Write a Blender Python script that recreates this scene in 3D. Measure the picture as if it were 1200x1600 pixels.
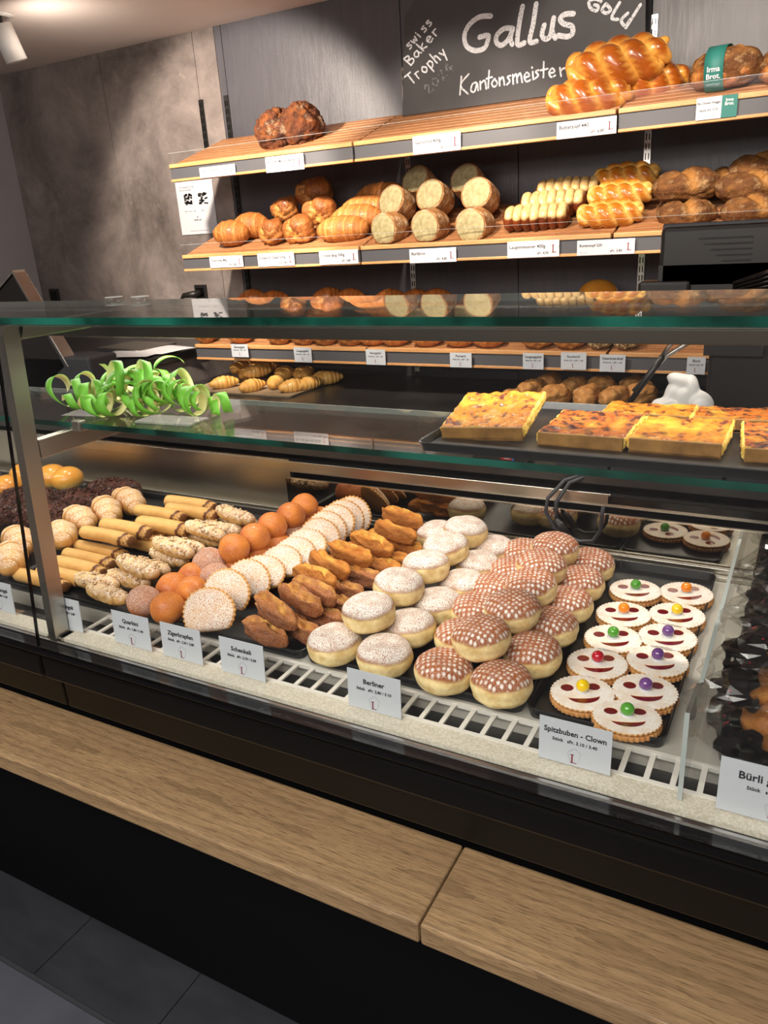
import bpy, bmesh, math, random
from mathutils import Vector, Matrix, noise, Euler
for o in list(bpy.data.objects): bpy.data.objects.remove(o, do_unlink=True)
S = bpy.context.scene
COL = S.collection
PI = math.pi
# ---------------------------------------------------------------- camera
cam_d = bpy.data.cameras.new('camera'); cam = bpy.data.objects.new('camera', cam_d); COL.objects.link(cam)
cam_d.sensor_fit = 'VERTICAL'; cam_d.sensor_height = 36; cam_d.lens = 27.05; cam_d.clip_start = .05
pit, rol, yaw = .35494, -.0644873, -.518408
F_ = Vector((math.sin(yaw)*math.cos(pit), math.cos(yaw)*math.cos(pit), -math.sin(pit)))
r0 = Vector((math.cos(yaw), -math.sin(yaw), 0)); u0 = r0.cross(F_)
Rv = math.cos(rol)*r0+math.sin(rol)*u0; Uv = -math.sin(rol)*r0+math.cos(rol)*u0
cam.matrix_world = Matrix.Translation((0, 0, 1.58)) @ Matrix((Rv, Uv, -F_)).transposed().to_4x4()
S.camera = cam
# ---------------------------------------------------------------- world, light, exposure
S.view_settings.view_transform = 'Standard'; S.view_settings.look = 'None'
S.view_settings.gamma = 1; S.view_settings.use_curve_mapping = False
S.view_settings.exposure = 0.0
S.cycles.transparent_max_bounces = 32
S.cycles.max_bounces = 8
S.cycles.sample_clamp_indirect = 4
w = bpy.data.worlds.new('world'); S.world = w; w.use_nodes = True
w.node_tree.nodes['Background'].inputs[0].default_value = (.9, .92, 1, 1)
w.node_tree.nodes['Background'].inputs[1].default_value = .15
def spot(name, loc, tgt, power, size, blend=.35, col=(1, .86, .72), rad=.04):
    l = bpy.data.lights.new(name, 'SPOT'); l.energy = power; l.spot_size = math.radians(size); l.spot_blend = blend
    l.color = col; l.shadow_soft_size = rad
    o = bpy.data.objects.new(name, l); COL.objects.link(o); o.location = loc
    o.rotation_euler = (Vector(tgt)-Vector(loc)).to_track_quat('-Z', 'Y').to_euler(); return o
def area(name, loc, tgt, power, sx, sy, col=(1, .95, .87)):
    l = bpy.data.lights.new(name, 'AREA'); l.energy = power; l.shape = 'RECTANGLE'; l.size = sx; l.size_y = sy; l.color = col
    o = bpy.data.objects.new(name, l); COL.objects.link(o); o.location = loc
    d = (Vector(tgt)-Vector(loc)); z = -d.normalized(); x = Vector((1, 0, 0)); y = z.cross(x).normalized(); x = y.cross(z)
    o.matrix_world = Matrix.Translation(loc) @ Matrix((x, y, z)).transposed().to_4x4(); return o
SPOTS = [((-2.15, 1.9, 2.40), (-2.45, 3.2, 1.72), 250, 68), ((-1.45, 1.9, 2.40), (-1.45, 3.1, 1.65), 75, 56),
         ((-.75, 1.9, 2.40), (-.7, 3.1, 1.85), 68, 56), ((.1, 1.9, 2.40), (-.1, 3.1, 1.75), 68, 56)]
for a, b, p, sz in SPOTS: spot('shelf_spot_light', a, b, p, sz)
for x in (-2.3, -1.5, -.7, .1): spot('case_spot_light', (x, 1.62, 2.44), (x+.1, 1.2, .9), 40, 84, .6, (1, .9, .78), .03)
spot('bench_fill_light', (-1.5, 1.7, 2.42), (-1.1, 2.85, .9), 120, 80)
area('case_light', (-1.0, 1.158, 1.398), (-1.0, 1.17, .9), 7, 4.0, .02)
area('shop_fill_light', (-.6, -.5, 2.46), (-.6, .1, 0), 82, 2.2, .8, (1, .94, .87))  # general fill added overhead to brighten ledge and floor
area('shop_fill_light', (-.9, -1.2, 2.40), (-1.3, 3.3, 1.2), 48, 3.0, .8, (1, .92, .86))  # unseen fill added behind the camera to lighten the shelf fronts
spot('ceiling_fill_light', (-2.9, 2.5, 2.28), (-2.9, 2.8, 2.5), 6.5, 160, 1)  # invented lamp, added to brighten the ceiling
spot('bench_fill_light', (-2.7, 1.9, 2.42), (-2.8, 2.85, 1.0), 45, 44)  # extra lamp added to brighten the papers on the raised counter
# ---------------------------------------------------------------- materials
def srgb(h):
    if isinstance(h, str):
        h = h.lstrip('#'); c = [int(h[i:i+2], 16)/255 for i in (0, 2, 4)]
    else: c = h
    return tuple((x/12.92 if x <= .04045 else ((x+.055)/1.055)**2.4) for x in c)+(1,)
class NT:
    def __init__(s, name):
        s.m = bpy.data.materials.new(name); s.m.use_nodes = True; s.t = s.m.node_tree; s.n = s.t.nodes; s.l = s.t.links
        s.b = s.n['Principled BSDF']; s.out = s.n['Material Output']; s._tc = None
    def node(s, ty, **kw):
        n = s.n.new(ty)
        for k, v in kw.items(): setattr(n, k, v)
        return n
    def tc(s, out='Object'):
        if not s._tc: s._tc = s.n.new('ShaderNodeTexCoord')
        return s._tc.outputs[out]
    def link(s, a, b): s.l.new(a, b)
    def noise(s, scale, detail=4, rough=.55, vec=None, stretch=None, dist=0):
        n = s.n.new('ShaderNodeTexNoise'); n.inputs['Scale'].default_value = scale; n.inputs['Detail'].default_value = detail
        n.inputs['Roughness'].default_value = rough; n.inputs['Distortion'].default_value = dist
        v = vec or s.tc()
        if stretch:
            mp = s.n.new('ShaderNodeMapping'); mp.inputs['Scale'].default_value = stretch; s.link(v, mp.inputs[0]); v = mp.outputs[0]
        s.link(v, n.inputs['Vector']); return n.outputs['Fac']
    def ramp(s, f, lo, hi, a=0., b=1.):
        n = s.n.new('ShaderNodeMapRange'); n.inputs[1].default_value = lo; n.inputs[2].default_value = hi
        n.inputs[3].default_value = a; n.inputs[4].default_value = b; s.link(f, n.inputs[0]); return n.outputs[0]
    def math(s, op, a, b=None):
        n = s.n.new('ShaderNodeMath'); n.operation = op
        for i, v in enumerate((a, b)):
            if v is None: continue
            if isinstance(v, (int, float)): n.inputs[i].default_value = v
            else: s.link(v, n.inputs[i])
        return n.outputs[0]
    def mix(s, f, a, b):
        n = s.n.new('ShaderNodeMix'); n.data_type = 'RGBA'
        if isinstance(f, (int, float)): n.inputs[0].default_value = f
        else: s.link(f, n.inputs[0])
        for i, v in ((6, a), (7, b)):
            if isinstance(v, tuple): n.inputs[i].default_value = v
            else: s.link(v, n.inputs[i])
        return n.outputs[2]
    def attr(s, name='m'):
        n = s.n.new('ShaderNodeAttribute'); n.attribute_name = name; return n.outputs['Fac']
    def sepz(s, v, i=2):
        n = s.n.new('ShaderNodeSeparateXYZ'); s.link(v, n.inputs[0]); return n.outputs[i]
    def bump(s, h, strength, dist=.002):
        n = s.n.new('ShaderNodeBump'); n.inputs['Strength'].default_value = strength; n.inputs['Distance'].default_value = dist
        s.link(h, n.inputs['Height']); s.link(n.outputs[0], s.b.inputs['Normal'])
    def set(s, color=None, rough=None, metal=None, coat=None, ior=None, spec=None, emit=None, es=0, sss=None):
        B = s.b.inputs
        if color is not None:
            if isinstance(color, tuple): B['Base Color'].default_value = color
            else: s.link(color, B['Base Color'])
        if rough is not None:
            if isinstance(rough, (int, float)): B['Roughness'].default_value = rough
            else: s.link(rough, B['Roughness'])
        if metal is not None: B['Metallic'].default_value = metal
        if coat is not None: B['Coat Weight'].default_value = coat; B['Coat Roughness'].default_value = .12
        if spec is not None: B['Specular IOR Level'].default_value = spec
        if emit is not None: B['Emission Color'].default_value = emit; B['Emission Strength'].default_value = es
        if sss is not None:
            B['Subsurface Weight'].default_value = sss; B['Subsurface Radius'].default_value = (.012, .006, .003); B['Subsurface Scale'].default_value = .5
        return s.m
def plain(name, c, rough=.5, metal=0, coat=None, spec=None, emit=None, es=0):
    return NT(name).set(srgb(c), rough, metal, coat, spec=spec, emit=emit, es=es)
def food(name, c1, c2, scale=25, c3=None, sugar=None, dots=False, rough=.6, bump=.4, bs=180, coat=None, lo=.35, hi=.65, streak=None, flour=None, spots=None, sss=.0, bd=.002):
    t = NT(name)
    col = t.mix(t.ramp(t.noise(scale, 5, .6, stretch=streak), lo, hi), srgb(c1), srgb(c2))
    if spots: col = t.mix(t.ramp(t.noise(spots[1], 3), spots[2], spots[2]+.08), col, srgb(spots[0]))
    if c3: c3_ = srgb(c3); col = t.mix(t.attr(), col, t.mix(t.ramp(t.noise(55, 4), .4, .68), c3_, (c3_[0]*.78, c3_[1]*.66, c3_[2]*.5, 1)))
    if flour: col = t.mix(t.ramp(t.noise(flour[1], 6, .7), flour[2], flour[2]+.15, 0, flour[3]), col, srgb(flour[0]))
    if sugar:   # (scale, threshold, strength, lowest upward normal)
        up = t.ramp(t.sepz(t.tc('Normal')), sugar[3], sugar[3]+.35)
        sp = t.ramp(t.noise(sugar[0], 2, .6), sugar[1], sugar[1]+.08, 0, sugar[2])
        big = t.ramp(t.noise(45, 3), .25, .6, .55, 1)
        f = t.math('MULTIPLY', t.math('MULTIPLY', sp, up), big)
        if dots:
            v = t.node('ShaderNodeTexVoronoi', voronoi_dimensions='2D'); v.inputs['Scale'].default_value = 118; v.inputs['Randomness'].default_value = .25
            t.link(t.tc(), v.inputs['Vector'])
            dd = t.math('MULTIPLY', t.ramp(v.outputs['Distance'], .2, .40, .95, 0), t.ramp(t.noise(38, 2), .3, .6, .35, 1))
            f = t.math('MULTIPLY', t.math('MAXIMUM', t.math('MULTIPLY', dd, .95), t.math('MULTIPLY', f, .35)), up)
        if c3: f = t.math('MULTIPLY', f, t.ramp(t.attr(), .1, .6, 1, .08))
        col = t.mix(f, col, srgb('#f4f0ea'))
    t.bump(t.noise(bs, 4, .65), bump, bd)
    return t.set(col, rough, coat=coat, sss=sss, spec=.32)
def wood(name, cols, rough=.5, stretch=(1.2, 14, 14), ns=3, rings=True, pores=.5, coat=None):
    t = NT(name)
    a = t.noise(ns, 6, .6, stretch=stretch, dist=.6)
    col = t.mix(t.ramp(a, .3, .7), srgb(cols[0]), srgb(cols[1]))
    if rings:
        mp = t.node('ShaderNodeMapping'); mp.inputs['Scale'].default_value = (.55, 3.2, 3.2); t.link(t.tc(), mp.inputs[0])
        wv = t.node('ShaderNodeTexWave', wave_type='RINGS', rings_direction='X', wave_profile='SAW'); wv.inputs['Scale'].default_value = 8
        wv.inputs['Distortion'].default_value = 5; wv.inputs['Detail'].default_value = 3; wv.inputs['Detail Scale'].default_value = 1.3
        t.link(mp.outputs[0], wv.inputs[0])
        col = t.mix(t.ramp(wv.outputs['Fac'], .55, 1, 0, .45), col, srgb(cols[2]))
    p = t.noise(28, 3, .7, stretch=(1, 26, 26))
    col = t.mix(t.ramp(p, .5, .64, 0, pores), col, srgb(cols[2]))
    t.bump(p, .25, .001)
    return t.set(col, rough, coat=coat)
def glass(name, tint=(.985, .995, .99), ior=1.5, alpha=0., rough=0.0):
    m = bpy.data.materials.new(name); m.use_nodes = True; t = m.node_tree; n = t.nodes; n.clear()
    o = n.new('ShaderNodeOutputMaterial'); mx = n.new('ShaderNodeMixShader'); tr = n.new('ShaderNodeBsdfTransparent'); g = n.new('ShaderNodeBsdfGlossy')
    fr = n.new('ShaderNodeFresnel'); fr.inputs[0].default_value = ior; g.inputs['Roughness'].default_value = rough
    tr.inputs[0].default_value = tint+(1,)
    # the Fresnel node inverts its IOR on back faces: take |cos| so that both faces of a pane reflect alike
    geo = n.new('ShaderNodeNewGeometry'); mul = n.new('ShaderNodeVectorMath'); mul.operation = 'SCALE'
    mr = n.new('ShaderNodeMapRange'); mr.inputs[3].default_value = 1; mr.inputs[4].default_value = -1
    t.links.new(geo.outputs['Backfacing'], mr.inputs[0]); t.links.new(geo.outputs['Normal'], mul.inputs[0]); t.links.new(mr.outputs[0], mul.inputs['Scale'])
    iorm = n.new('ShaderNodeMapRange'); iorm.inputs[3].default_value = ior; iorm.inputs[4].default_value = 1/ior
    t.links.new(geo.outputs['Backfacing'], iorm.inputs[0]); t.links.new(iorm.outputs[0], fr.inputs[0])
    t.links.new(fr.outputs[0], mx.inputs[0]); t.links.new(tr.outputs[0], mx.inputs[1]); t.links.new(g.outputs[0], mx.inputs[2]); t.links.new(mx.outputs[0], o.inputs[0])
    return m
MT = {}
MT['steel'] = NT('brushed_steel'); _t = MT['steel']; _t.bump(_t.noise(60, 3, .6, stretch=(1, 40, 40)), .08, .001)
MT['steel'] = _t.set(srgb('#b9b4aa'), .3, 1)
MT['steel_dull'] = plain('dull_steel', '#a7a29a', .42, 1)
MT['beam'] = plain('dark_steel', '#6f6a62', .35, 1)
MT['baseblack'] = plain('matt_black_base', '#040406', .6, spec=.15)
MT['deck'] = plain('pale_deck', '#c9c5bb', .45, .3)
t = NT('pale_stone_strip'); MT['stone'] = t.set(t.mix(t.ramp(t.noise(300, 3), .4, .6), srgb('#d6d0c2'), srgb('#beb7a6')), .5)
MT['white_bar'] = plain('white_bar', '#d9d6cf', .4)
MT['black'] = plain('black_plastic', '#1a1817', .4)
MT['blackgloss'] = plain('black_gloss', '#060505', .14, spec=.35)
MT['brownblack'] = plain('brown_black_panel', '#060504', .3, spec=.3)
MT['trayblack'] = NT('black_tray_enamel'); _t = MT['trayblack']; _t.bump(_t.noise(700, 2), .15, .001); MT['trayblack'] = _t.set(srgb('#1b1c1e'), .33)
MT['grey'] = plain('grey_metal', '#4c4c50', .5)
MT['darkgrey'] = plain('dark_grey_box', '#3c3c41', .5)
MT['mirror'] = plain('dark_mirror_glass', '#a39d92', .03, 1)
MT['glass'] = glass('clear_glass'); MT['glass2'] = glass('coated_glass', (.985, .995, .99), 1.85); MT['lip'] = glass('clear_lip', (.99, .99, .99), 1.12); MT['acrylic'] = glass('clear_acrylic', (.99, .99, .99), 1.45)
MT['glassedge'] = NT('green_glass_edge'); _t = MT['glassedge']; MT['glassedge'] = _t.set(_t.mix(_t.ramp(_t.noise(6, 3, stretch=(1, 1, 1)), .4, .65), srgb('#042019'), srgb('#17564a')), .1)
MT['acryledge'] = plain('acrylic_edge', '#aab2b0', .15)
MT['brightedge'] = plain('bright_edge', '#d8d0c4', .15, 1)
MT['paper'] = plain('white_paper', '#cfced2', .6)
MT['card'] = plain('white_card', '#bcc1c8', .5)
MT['ink'] = plain('black_ink', '#1c1c20', .7); MT['inkgrey'] = plain('grey_ink', '#8f8f96', .7); MT['inkred'] = plain('dark_red_ink', '#7c1f33', .7)
MT['teal'] = plain('teal_paper', '#1f6a62', .6)
t = NT('chalkboard'); MT['board'] = t.set(t.mix(t.ramp(t.noise(3, 5), .3, .75), srgb('#2e2d2f'), srgb('#413f41')), .62)
t = NT('chalk'); MT['chalk'] = t.set(t.mix(t.ramp(t.noise(220, 2, .6), .30, .46), srgb('#4a494b'), srgb('#d6d9de')), .9)
t = NT('chalk_faint'); MT['chalkfaint'] = t.set(t.mix(t.ramp(t.noise(160, 2, .6), .45, .6), srgb('#3c3b3d'), srgb('#77787c')), .9)
MT['shelfwood'] = wood('striped_shelf_wood', ('#99683f', '#b88055', '#54311c'), .45, (1.5, 45, 45), 3, False, .75)
MT['edgewood'] = wood('light_edge_wood', ('#c08a55', '#d4a069', '#8f5f36'), .45, (1.5, 20, 20), 3, False, .4)
MT['oak'] = wood('oak_ledge', ('#8a7051', '#9f845f', '#5c472f'), .55, (1.2, 12, 12), 3, True, .85)
t = NT('concrete_wall'); c = t.mix(t.ramp(t.noise(2.2, 8, .68, dist=.4), .35, .68), srgb('#4f4744'), srgb('#958a85'))
c = t.mix(t.ramp(t.noise(26, 4, .6), .62, .75, 0, .35), c, srgb('#a39a96')); t.bump(t.noise(30, 5), .12, .002); MT['concrete'] = t.set(c, .6)
t = NT('charcoal_wood_wall'); nn = t.noise(4, 5, .6, stretch=(4, 1, .5), dist=2.2); c = t.mix(t.ramp(nn, .3, .75), srgb('#434247'), srgb('#4c4b51'))
t.bump(t.noise(16, 5, .7, stretch=(5, 1, .5), dist=2.5), .3, .003); MT['charcoal'] = t.set(c, .4)
MT['whitewall'] = plain('grey_white_wall', '#a5a2a6', .7); MT['ceiling'] = plain('ceiling_paint', '#d6cbc6', .8)
t = NT('slate_tiles'); MT['tiles'] = t.set(t.mix(t.ramp(t.noise(5, 6, .6, stretch=(1, 3, 1)), .3, .7), srgb('#2a2b30'), srgb('#36383e')), .45)
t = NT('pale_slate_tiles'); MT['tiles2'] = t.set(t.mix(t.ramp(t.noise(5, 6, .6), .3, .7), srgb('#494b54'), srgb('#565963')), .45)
MT['grout'] = plain('dark_grout', '#313338', .8)
t = NT('dark_worktop'); c = t.mix(t.ramp(t.noise(7, 6, .65), .4, .7), srgb('#242323'), srgb('#3a3836')); MT['worktop'] = t.set(c, .3)
MT['led'] = plain('led_strip', '#fff2e0', .5, emit=(1, .93, .82, 1), es=8)
MT['white_plastic'] = plain('white_plastic', '#d9d8d6', .4)
MT['red'] = plain('red_plastic', '#c0231d', .4); MT['blue'] = plain('blue_print', '#2a63b8', .5)
MT['silver'] = plain('silver_trim', '#c9c5c0', .25, 1)
MT['lime'] = plain('lime_paper', '#69b22e', .55); MT['cream'] = plain('cream_paper', '#e6e3a0', .6)
MT['board_tray'] = plain('baking_paper', '#9c876c', .7)
# ---------------------------------------------------------------- mesh helpers
def mesh(name, V, Fc, mats, attr=None, smooth=True, fm=None):
    me = bpy.data.meshes.new(name); me.from_pydata([tuple(v) for v in V], [], Fc)
    if not isinstance(mats, (list, tuple)): mats = [mats]
    for m in mats: me.materials.append(m)
    if smooth: me.polygons.foreach_set('use_smooth', [True]*len(me.polygons))
    if fm: me.polygons.foreach_set('material_index', fm)
    if attr:
        a = me.attributes.new('m', 'FLOAT', 'POINT'); a.data.foreach_set('value', attr)
    me.update(); return me
def ob(name, me, parent=None, loc=(0, 0, 0), rot=(0, 0, 0), sc=1):
    o = bpy.data.objects.new(name, me); COL.objects.link(o); o.location = loc; o.rotation_euler = rot
    o.scale = (sc, sc, sc) if isinstance(sc, (int, float)) else sc
    if parent: o.parent = parent
    return o
def tag(o, label=None, cat=None, group=None, kind=None):
    if label: o['label'] = label
    if cat: o['category'] = cat
    if group: o['group'] = group
    if kind: o['kind'] = kind
    return o
def thing(name, label, cat, loc=(0, 0, 0), rz=0, group=None, rot=None):
    o = bpy.data.objects.new(name, None); COL.objects.link(o); o.location = loc; o.rotation_euler = rot or (0, 0, rz); o.empty_display_size = .05
    return tag(o, label, cat, group)
def copy_tree(o, parent=None):
    c = o.copy(); COL.objects.link(c)
    if parent: c.parent = parent
    for ch in o.children: copy_tree(ch, c)
    return c
class MB:
    """collects shapes into one mesh"""
    def __init__(s): s.V = []; s.F = []; s.A = []; s.M = []
    def add(s, V, Fc, A=None, mi=0, M=None):
        o = len(s.V); s.V += [tuple(M @ Vector(v)) if M else tuple(v) for v in V]; s.F += [tuple(i+o for i in f) for f in Fc]
        s.A += A or [0.]*len(V); s.M += [mi]*len(Fc); return s
    def box(s, x0, x1, y0, y1, z0, z1, bev=0, mi=0, M=None):
        if not bev:
            V = [(x, y, z) for x in (x0, x1) for y in (y0, y1) for z in (z0, z1)]
            return s.add(V, [(0, 1, 3, 2), (4, 6, 7, 5), (0, 4, 5, 1), (2, 3, 7, 6), (0, 2, 6, 4), (1, 5, 7, 3)], None, mi, M)
        bm = bmesh.new(); bmesh.ops.create_cube(bm, size=1)
        for v in bm.verts: v.co = Vector((x0+(v.co.x+.5)*(x1-x0), y0+(v.co.y+.5)*(y1-y0), z0+(v.co.z+.5)*(z1-z0)))
        bmesh.ops.bevel(bm, geom=bm.edges[:], offset=bev, segments=2, affect='EDGES', profile=.5)
        V = [v.co[:] for v in bm.verts]; bm.verts.index_update(); Fc = [tuple(v.index for v in f.verts) for f in bm.faces]; bm.free()
        return s.add(V, Fc, None, mi, M)
    def tube(s, pts, r, n=8, mi=0, M=None, cap=True):
        V, Fc = tubeVF(pts, r, n, cap); return s.add(V, Fc, None, mi, M)
    def prism(s, poly, z0, z1, mi=0, M=None):     # polygon in xy extruded in z
        n = len(poly); V = [(x, y, z0) for x, y in poly]+[(x, y, z1) for x, y in poly]
        return s.add(V, [tuple(range(n))[::-1], tuple(range(n, 2*n))]+[(i, (i+1) % n, n+(i+1) % n, n+i) for i in range(n)], None, mi, M)
    def build(s, name, mats, parent=None, smooth=False, attr=False, **kw):
        me = mesh(name, s.V, s.F, mats, s.A if attr else None, smooth, s.M if isinstance(mats, (list, tuple)) else None)
        if smooth == 'auto':
            pass
        return ob(name, me, parent, **kw)
def tubeVF(pts, r, n=8, cap=True):
    pts = [Vector(p) for p in pts]; V = []; Fc = []; up = Vector((0, 0, 1)); prev = None
    for i, p in enumerate(pts):
        T = (pts[min(i+1, len(pts)-1)]-pts[max(i-1, 0)]).normalized()
        if prev is None: a = T.orthogonal().normalized()
        else: a = (prev-T*prev.dot(T)).normalized()
        prev = a; b = T.cross(a); rr = r[i] if isinstance(r, (list, tuple)) else r
        for k in range(n):
            an = 2*PI*k/n; V.append(p+(a*math.cos(an)+b*math.sin(an))*rr)
    for i in range(len(pts)-1):
        for k in range(n): Fc.append((i*n+k, i*n+(k+1) % n, (i+1)*n+(k+1) % n, (i+1)*n+k))
    if cap: Fc.append(tuple(range(n))[::-1]); Fc.append(tuple((len(pts)-1)*n+k for k in range(n)))
    return V, Fc
def box(name, x, y, z, mat, parent=None, bev=0, **kw): return MB().box(x[0], x[1], y[0], y[1], z[0], z[1], bev).build(name, mat, parent, **kw)
def struct(o): o['kind'] = 'structure'; return o
def nz(p, f, seed=0): return noise.noise(Vector(p)*f+Vector((seed*7.3, seed*3.1, seed*5.7)))
def sph(nu, nv, fn):
    """closed surface: fn(theta, phi) -> (point, attr)"""
    V = []; A = []; Fc = []
    for j in range(nv+1):
        ph = -PI/2+PI*j/nv
        if j in (0, nv):
            p, a = fn(0, ph); V.append(p); A.append(a); continue
        for i in range(nu):
            p, a = fn(2*PI*i/nu, ph); V.append(p); A.append(a)
    def ix(j, i): return 0 if j == 0 else (1+(nv-1)*nu if j == nv else 1+(j-1)*nu+i % nu)
    for j in range(nv):
        for i in range(nu):
            f = [ix(j, i), ix(j, i+1), ix(j+1, i+1), ix(j+1, i)]
            g = []
            for q in f:
                if q not in g: g.append(q)
            Fc.append(tuple(g))
    return V, Fc, A
def blob(rx, ry, rz, nu=36, nv=20, e=1., flat=.85, amp=.003, fr=20, seed=0, fn=None, amp2=0, fr2=60):
    """rounded lump, long axis x, flattened below"""
    def f(th, ph):
        c = max(math.cos(ph), 0)**e; x = c*math.cos(th); y = c*math.sin(th); sz = math.sin(ph); z = math.copysign(abs(sz)**e, sz)
        d = Vector((x, y, z)); p = Vector((x*rx, y*ry, z*rz)); a = 0.
        p += d.normalized()*(nz(p, fr, seed)*amp+(nz(p, fr2, seed+3)*amp2 if amp2 else 0))
        if fn:
            p, a = fn(p, d)
        if p.z < -flat*rz: p.z = -flat*rz+(p.z+flat*rz)*.1
        return p, a
    return sph(nu, nv, f)
def sweep(path, rad, nt=48, na=20, fz=1., attr=None, up=Vector((0, 0, 1))):
    """tapered sweep: path(t)->Vector, rad(t, a)->radius, fz squashes z"""
    V = []; Fc = []; A = []
    for i in range(nt+1):
        t_ = i/nt; p = path(t_); T = (path(min(t_+.01, 1))-path(max(t_-.01, 0))).normalized(); s_ = T.cross(up).normalized(); u_ = s_.cross(T)
        for k in range(na):
            a = 2*PI*k/na; r = rad(t_, a); V.append(p+s_*math.cos(a)*r+u_*math.sin(a)*r*fz); A.append(attr(t_, a) if attr else 0.)
    for i in range(nt):
        for k in range(na): Fc.append((i*na+k, i*na+(k+1) % na, (i+1)*na+(k+1) % na, (i+1)*na+k))
    Fc.append(tuple(range(na))[::-1]); Fc.append(tuple(nt*na+k for k in range(na)))
    return V, Fc, A
# ---------------------------------------------------------------- measured places (metres)
BER0=[(-0.671,0.973,0.903),(-0.572,0.973,0.903),(-0.575,1.073,0.903),(-0.565,1.169,0.903),(-0.552,1.262,0.903),(-0.559,1.359,0.903),(-0.56,1.447,0.903),(-0.711,1.486,0.903)]
BER1=[(-0.629,1.027,0.947),(-0.627,1.136,0.947),(-0.618,1.234,0.947),(-0.618,1.332,0.947),(-0.616,1.43,0.947)]
WAF0=[(-0.461,0.968,0.903),(-0.364,0.97,0.903),(-0.347,1.071,0.903),(-0.347,1.171,0.903),(-0.345,1.262,0.903),(-0.346,1.357,0.903),(-0.348,1.449,0.903),(-0.474,1.073,0.903),(-0.488,1.175,0.903),(-0.488,1.266,0.903),(-0.483,1.355,0.903),(-0.492,1.451,0.903)]
WAF1=[(-0.416,1.019,0.947),(-0.401,1.126,0.947),(-0.4,1.22,0.947),(-0.409,1.311,0.947),(-0.41,1.403,0.947)]
CLO=[(-0.176,0.984,0.887),(-0.252,1.025,0.887),(-0.166,1.067,0.887),(-0.252,1.118,0.887),(-0.165,1.163,0.887),(-0.247,1.208,0.887),(-0.163,1.247,0.887),(-0.25,1.303,0.887),(-0.161,1.334,0.887),(-0.25,1.409,0.887),(-0.159,1.43,0.887)]
BAL0=[(-1.118,0.968,0.905),(-1.052,0.965,0.905),(-1.108,1.04,0.905),(-1.055,1.039,0.905),(-1.102,1.095,0.905),(-1.055,1.113,0.905),(-1.046,1.172,0.905),(-1.037,1.234,0.905),(-1.032,1.302,0.905),(-1.04,1.374,0.905),(-1.04,1.44,0.905),(-1.029,1.48,0.905)]
BAL1=[(-1.085,1.132,0.925)]
BAL2=[(-1.044,1.17,0.95),(-1.04,1.237,0.95),(-1.044,1.309,0.95),(-1.042,1.379,0.95),(-1.047,1.443,0.95)]
ZIG=[(-0.943,0.962,0.91),(-0.967,1.041,0.91),(-0.969,1.109,0.91),(-0.963,1.151,0.91),(-0.96,1.211,0.91),(-0.958,1.263,0.91),(-0.959,1.309,0.91),(-0.956,1.362,0.91),(-0.966,1.409,0.91),(-0.97,1.456,0.91),(-0.965,1.489,0.91),(-0.958,1.515,0.91)]
SCH1=[(-0.801,0.986,0.937),(-0.785,1.042,0.937),(-0.78,1.078,0.937),(-0.815,1.131,0.937),(-0.82,1.194,0.937),(-0.806,1.258,0.937),(-0.791,1.322,0.937),(-0.774,1.399,0.937),(-0.799,1.483,0.937)]
SCH0=[(-0.808,0.971,0.897),(-0.755,1.006,0.897),(-0.749,1.061,0.897),(-0.747,1.112,0.897),(-0.759,1.172,0.897),(-0.758,1.236,0.897),(-0.754,1.299,0.897),(-0.752,1.342,0.897),(-0.748,1.407,0.897),(-0.757,1.485,0.897)]
NUT=[(-1.23,0.973,0.899),(-1.243,1.044,0.899),(-1.246,1.11,0.899),(-1.245,1.171,0.899),(-1.249,1.233,0.899),(-1.247,1.292,0.899),(-1.244,1.355,0.899),(-1.233,1.41,0.899)]
NUTb=[(-1.297,0.992,0.899)]
LOG0=[(-1.44,0.984,0.895),(-1.405,1.019,0.895),(-1.415,1.066,0.895),(-1.43,1.111,0.895),(-1.443,1.159,0.895),(-1.375,1.23,0.895),(-1.351,1.287,0.895)]
LOG1=[(-1.432,1.167,0.925),(-1.426,1.221,0.925),(-1.347,1.267,0.925),(-1.419,1.331,0.925),(-1.392,1.416,0.925),(-1.347,1.371,0.925)]
HORN=[(-1.581,1.01,0.91),(-1.659,1.092,0.91),(-1.585,1.159,0.91),(-1.634,1.258,0.91),(-1.612,1.331,0.91),(-1.612,1.412,0.91)]
CHOC=[(-1.883,1.241,0.905),(-1.681,1.164,0.905),(-1.745,1.342,0.905),(-1.763,1.45,0.905),(-1.701,1.068,0.905)]
BUN=[(-2.086,1.374,0.915),(-1.981,1.44,0.915),(-1.904,1.259,0.915)]
CRO=[(-2.449,2.835,0.93),(-2.255,2.797,0.93),(-2.481,3.059,0.93),(-2.185,2.886,0.93),(-2.049,2.837,0.93),(-2.007,2.905,0.93),(-2.019,3.025,0.93),(-2.547,3.065,0.93),(-2.371,2.994,0.93),(-2.406,3.124,0.93),(-2.278,3.094,0.93),(-2.192,3.109,0.93),(-2.447,3.207,0.93),(-2.55,3.191,0.93),(-2.306,3.23,0.93),(-2.165,3.165,0.93),(-1.983,3.032,0.93),(-2.445,3.301,0.93)]
ROLL=[(-0.973,2.734,0.94),(-0.954,2.903,0.94),(-0.916,3.012,0.94),(-0.823,2.79,0.94),(-0.806,2.983,0.94),(-0.712,2.814,0.94),(-0.698,2.98,0.94),(-0.617,2.835,0.94),(-0.588,3.003,0.94),(-0.532,2.898,0.94)]
S1L=[(-2.106,2.99,1.971),(-1.997,3.02,1.981)]
S1Z=[(-0.773,2.95,1.954),(-0.691,3,2.051),(-0.599,3.08,1.995)]
S1I=[(-0.347,2.97,1.977),(-0.213,2.97,1.956)]
S2C=[(-2.386,2.95,1.596),(-2.33,3.03,1.621)]
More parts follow.
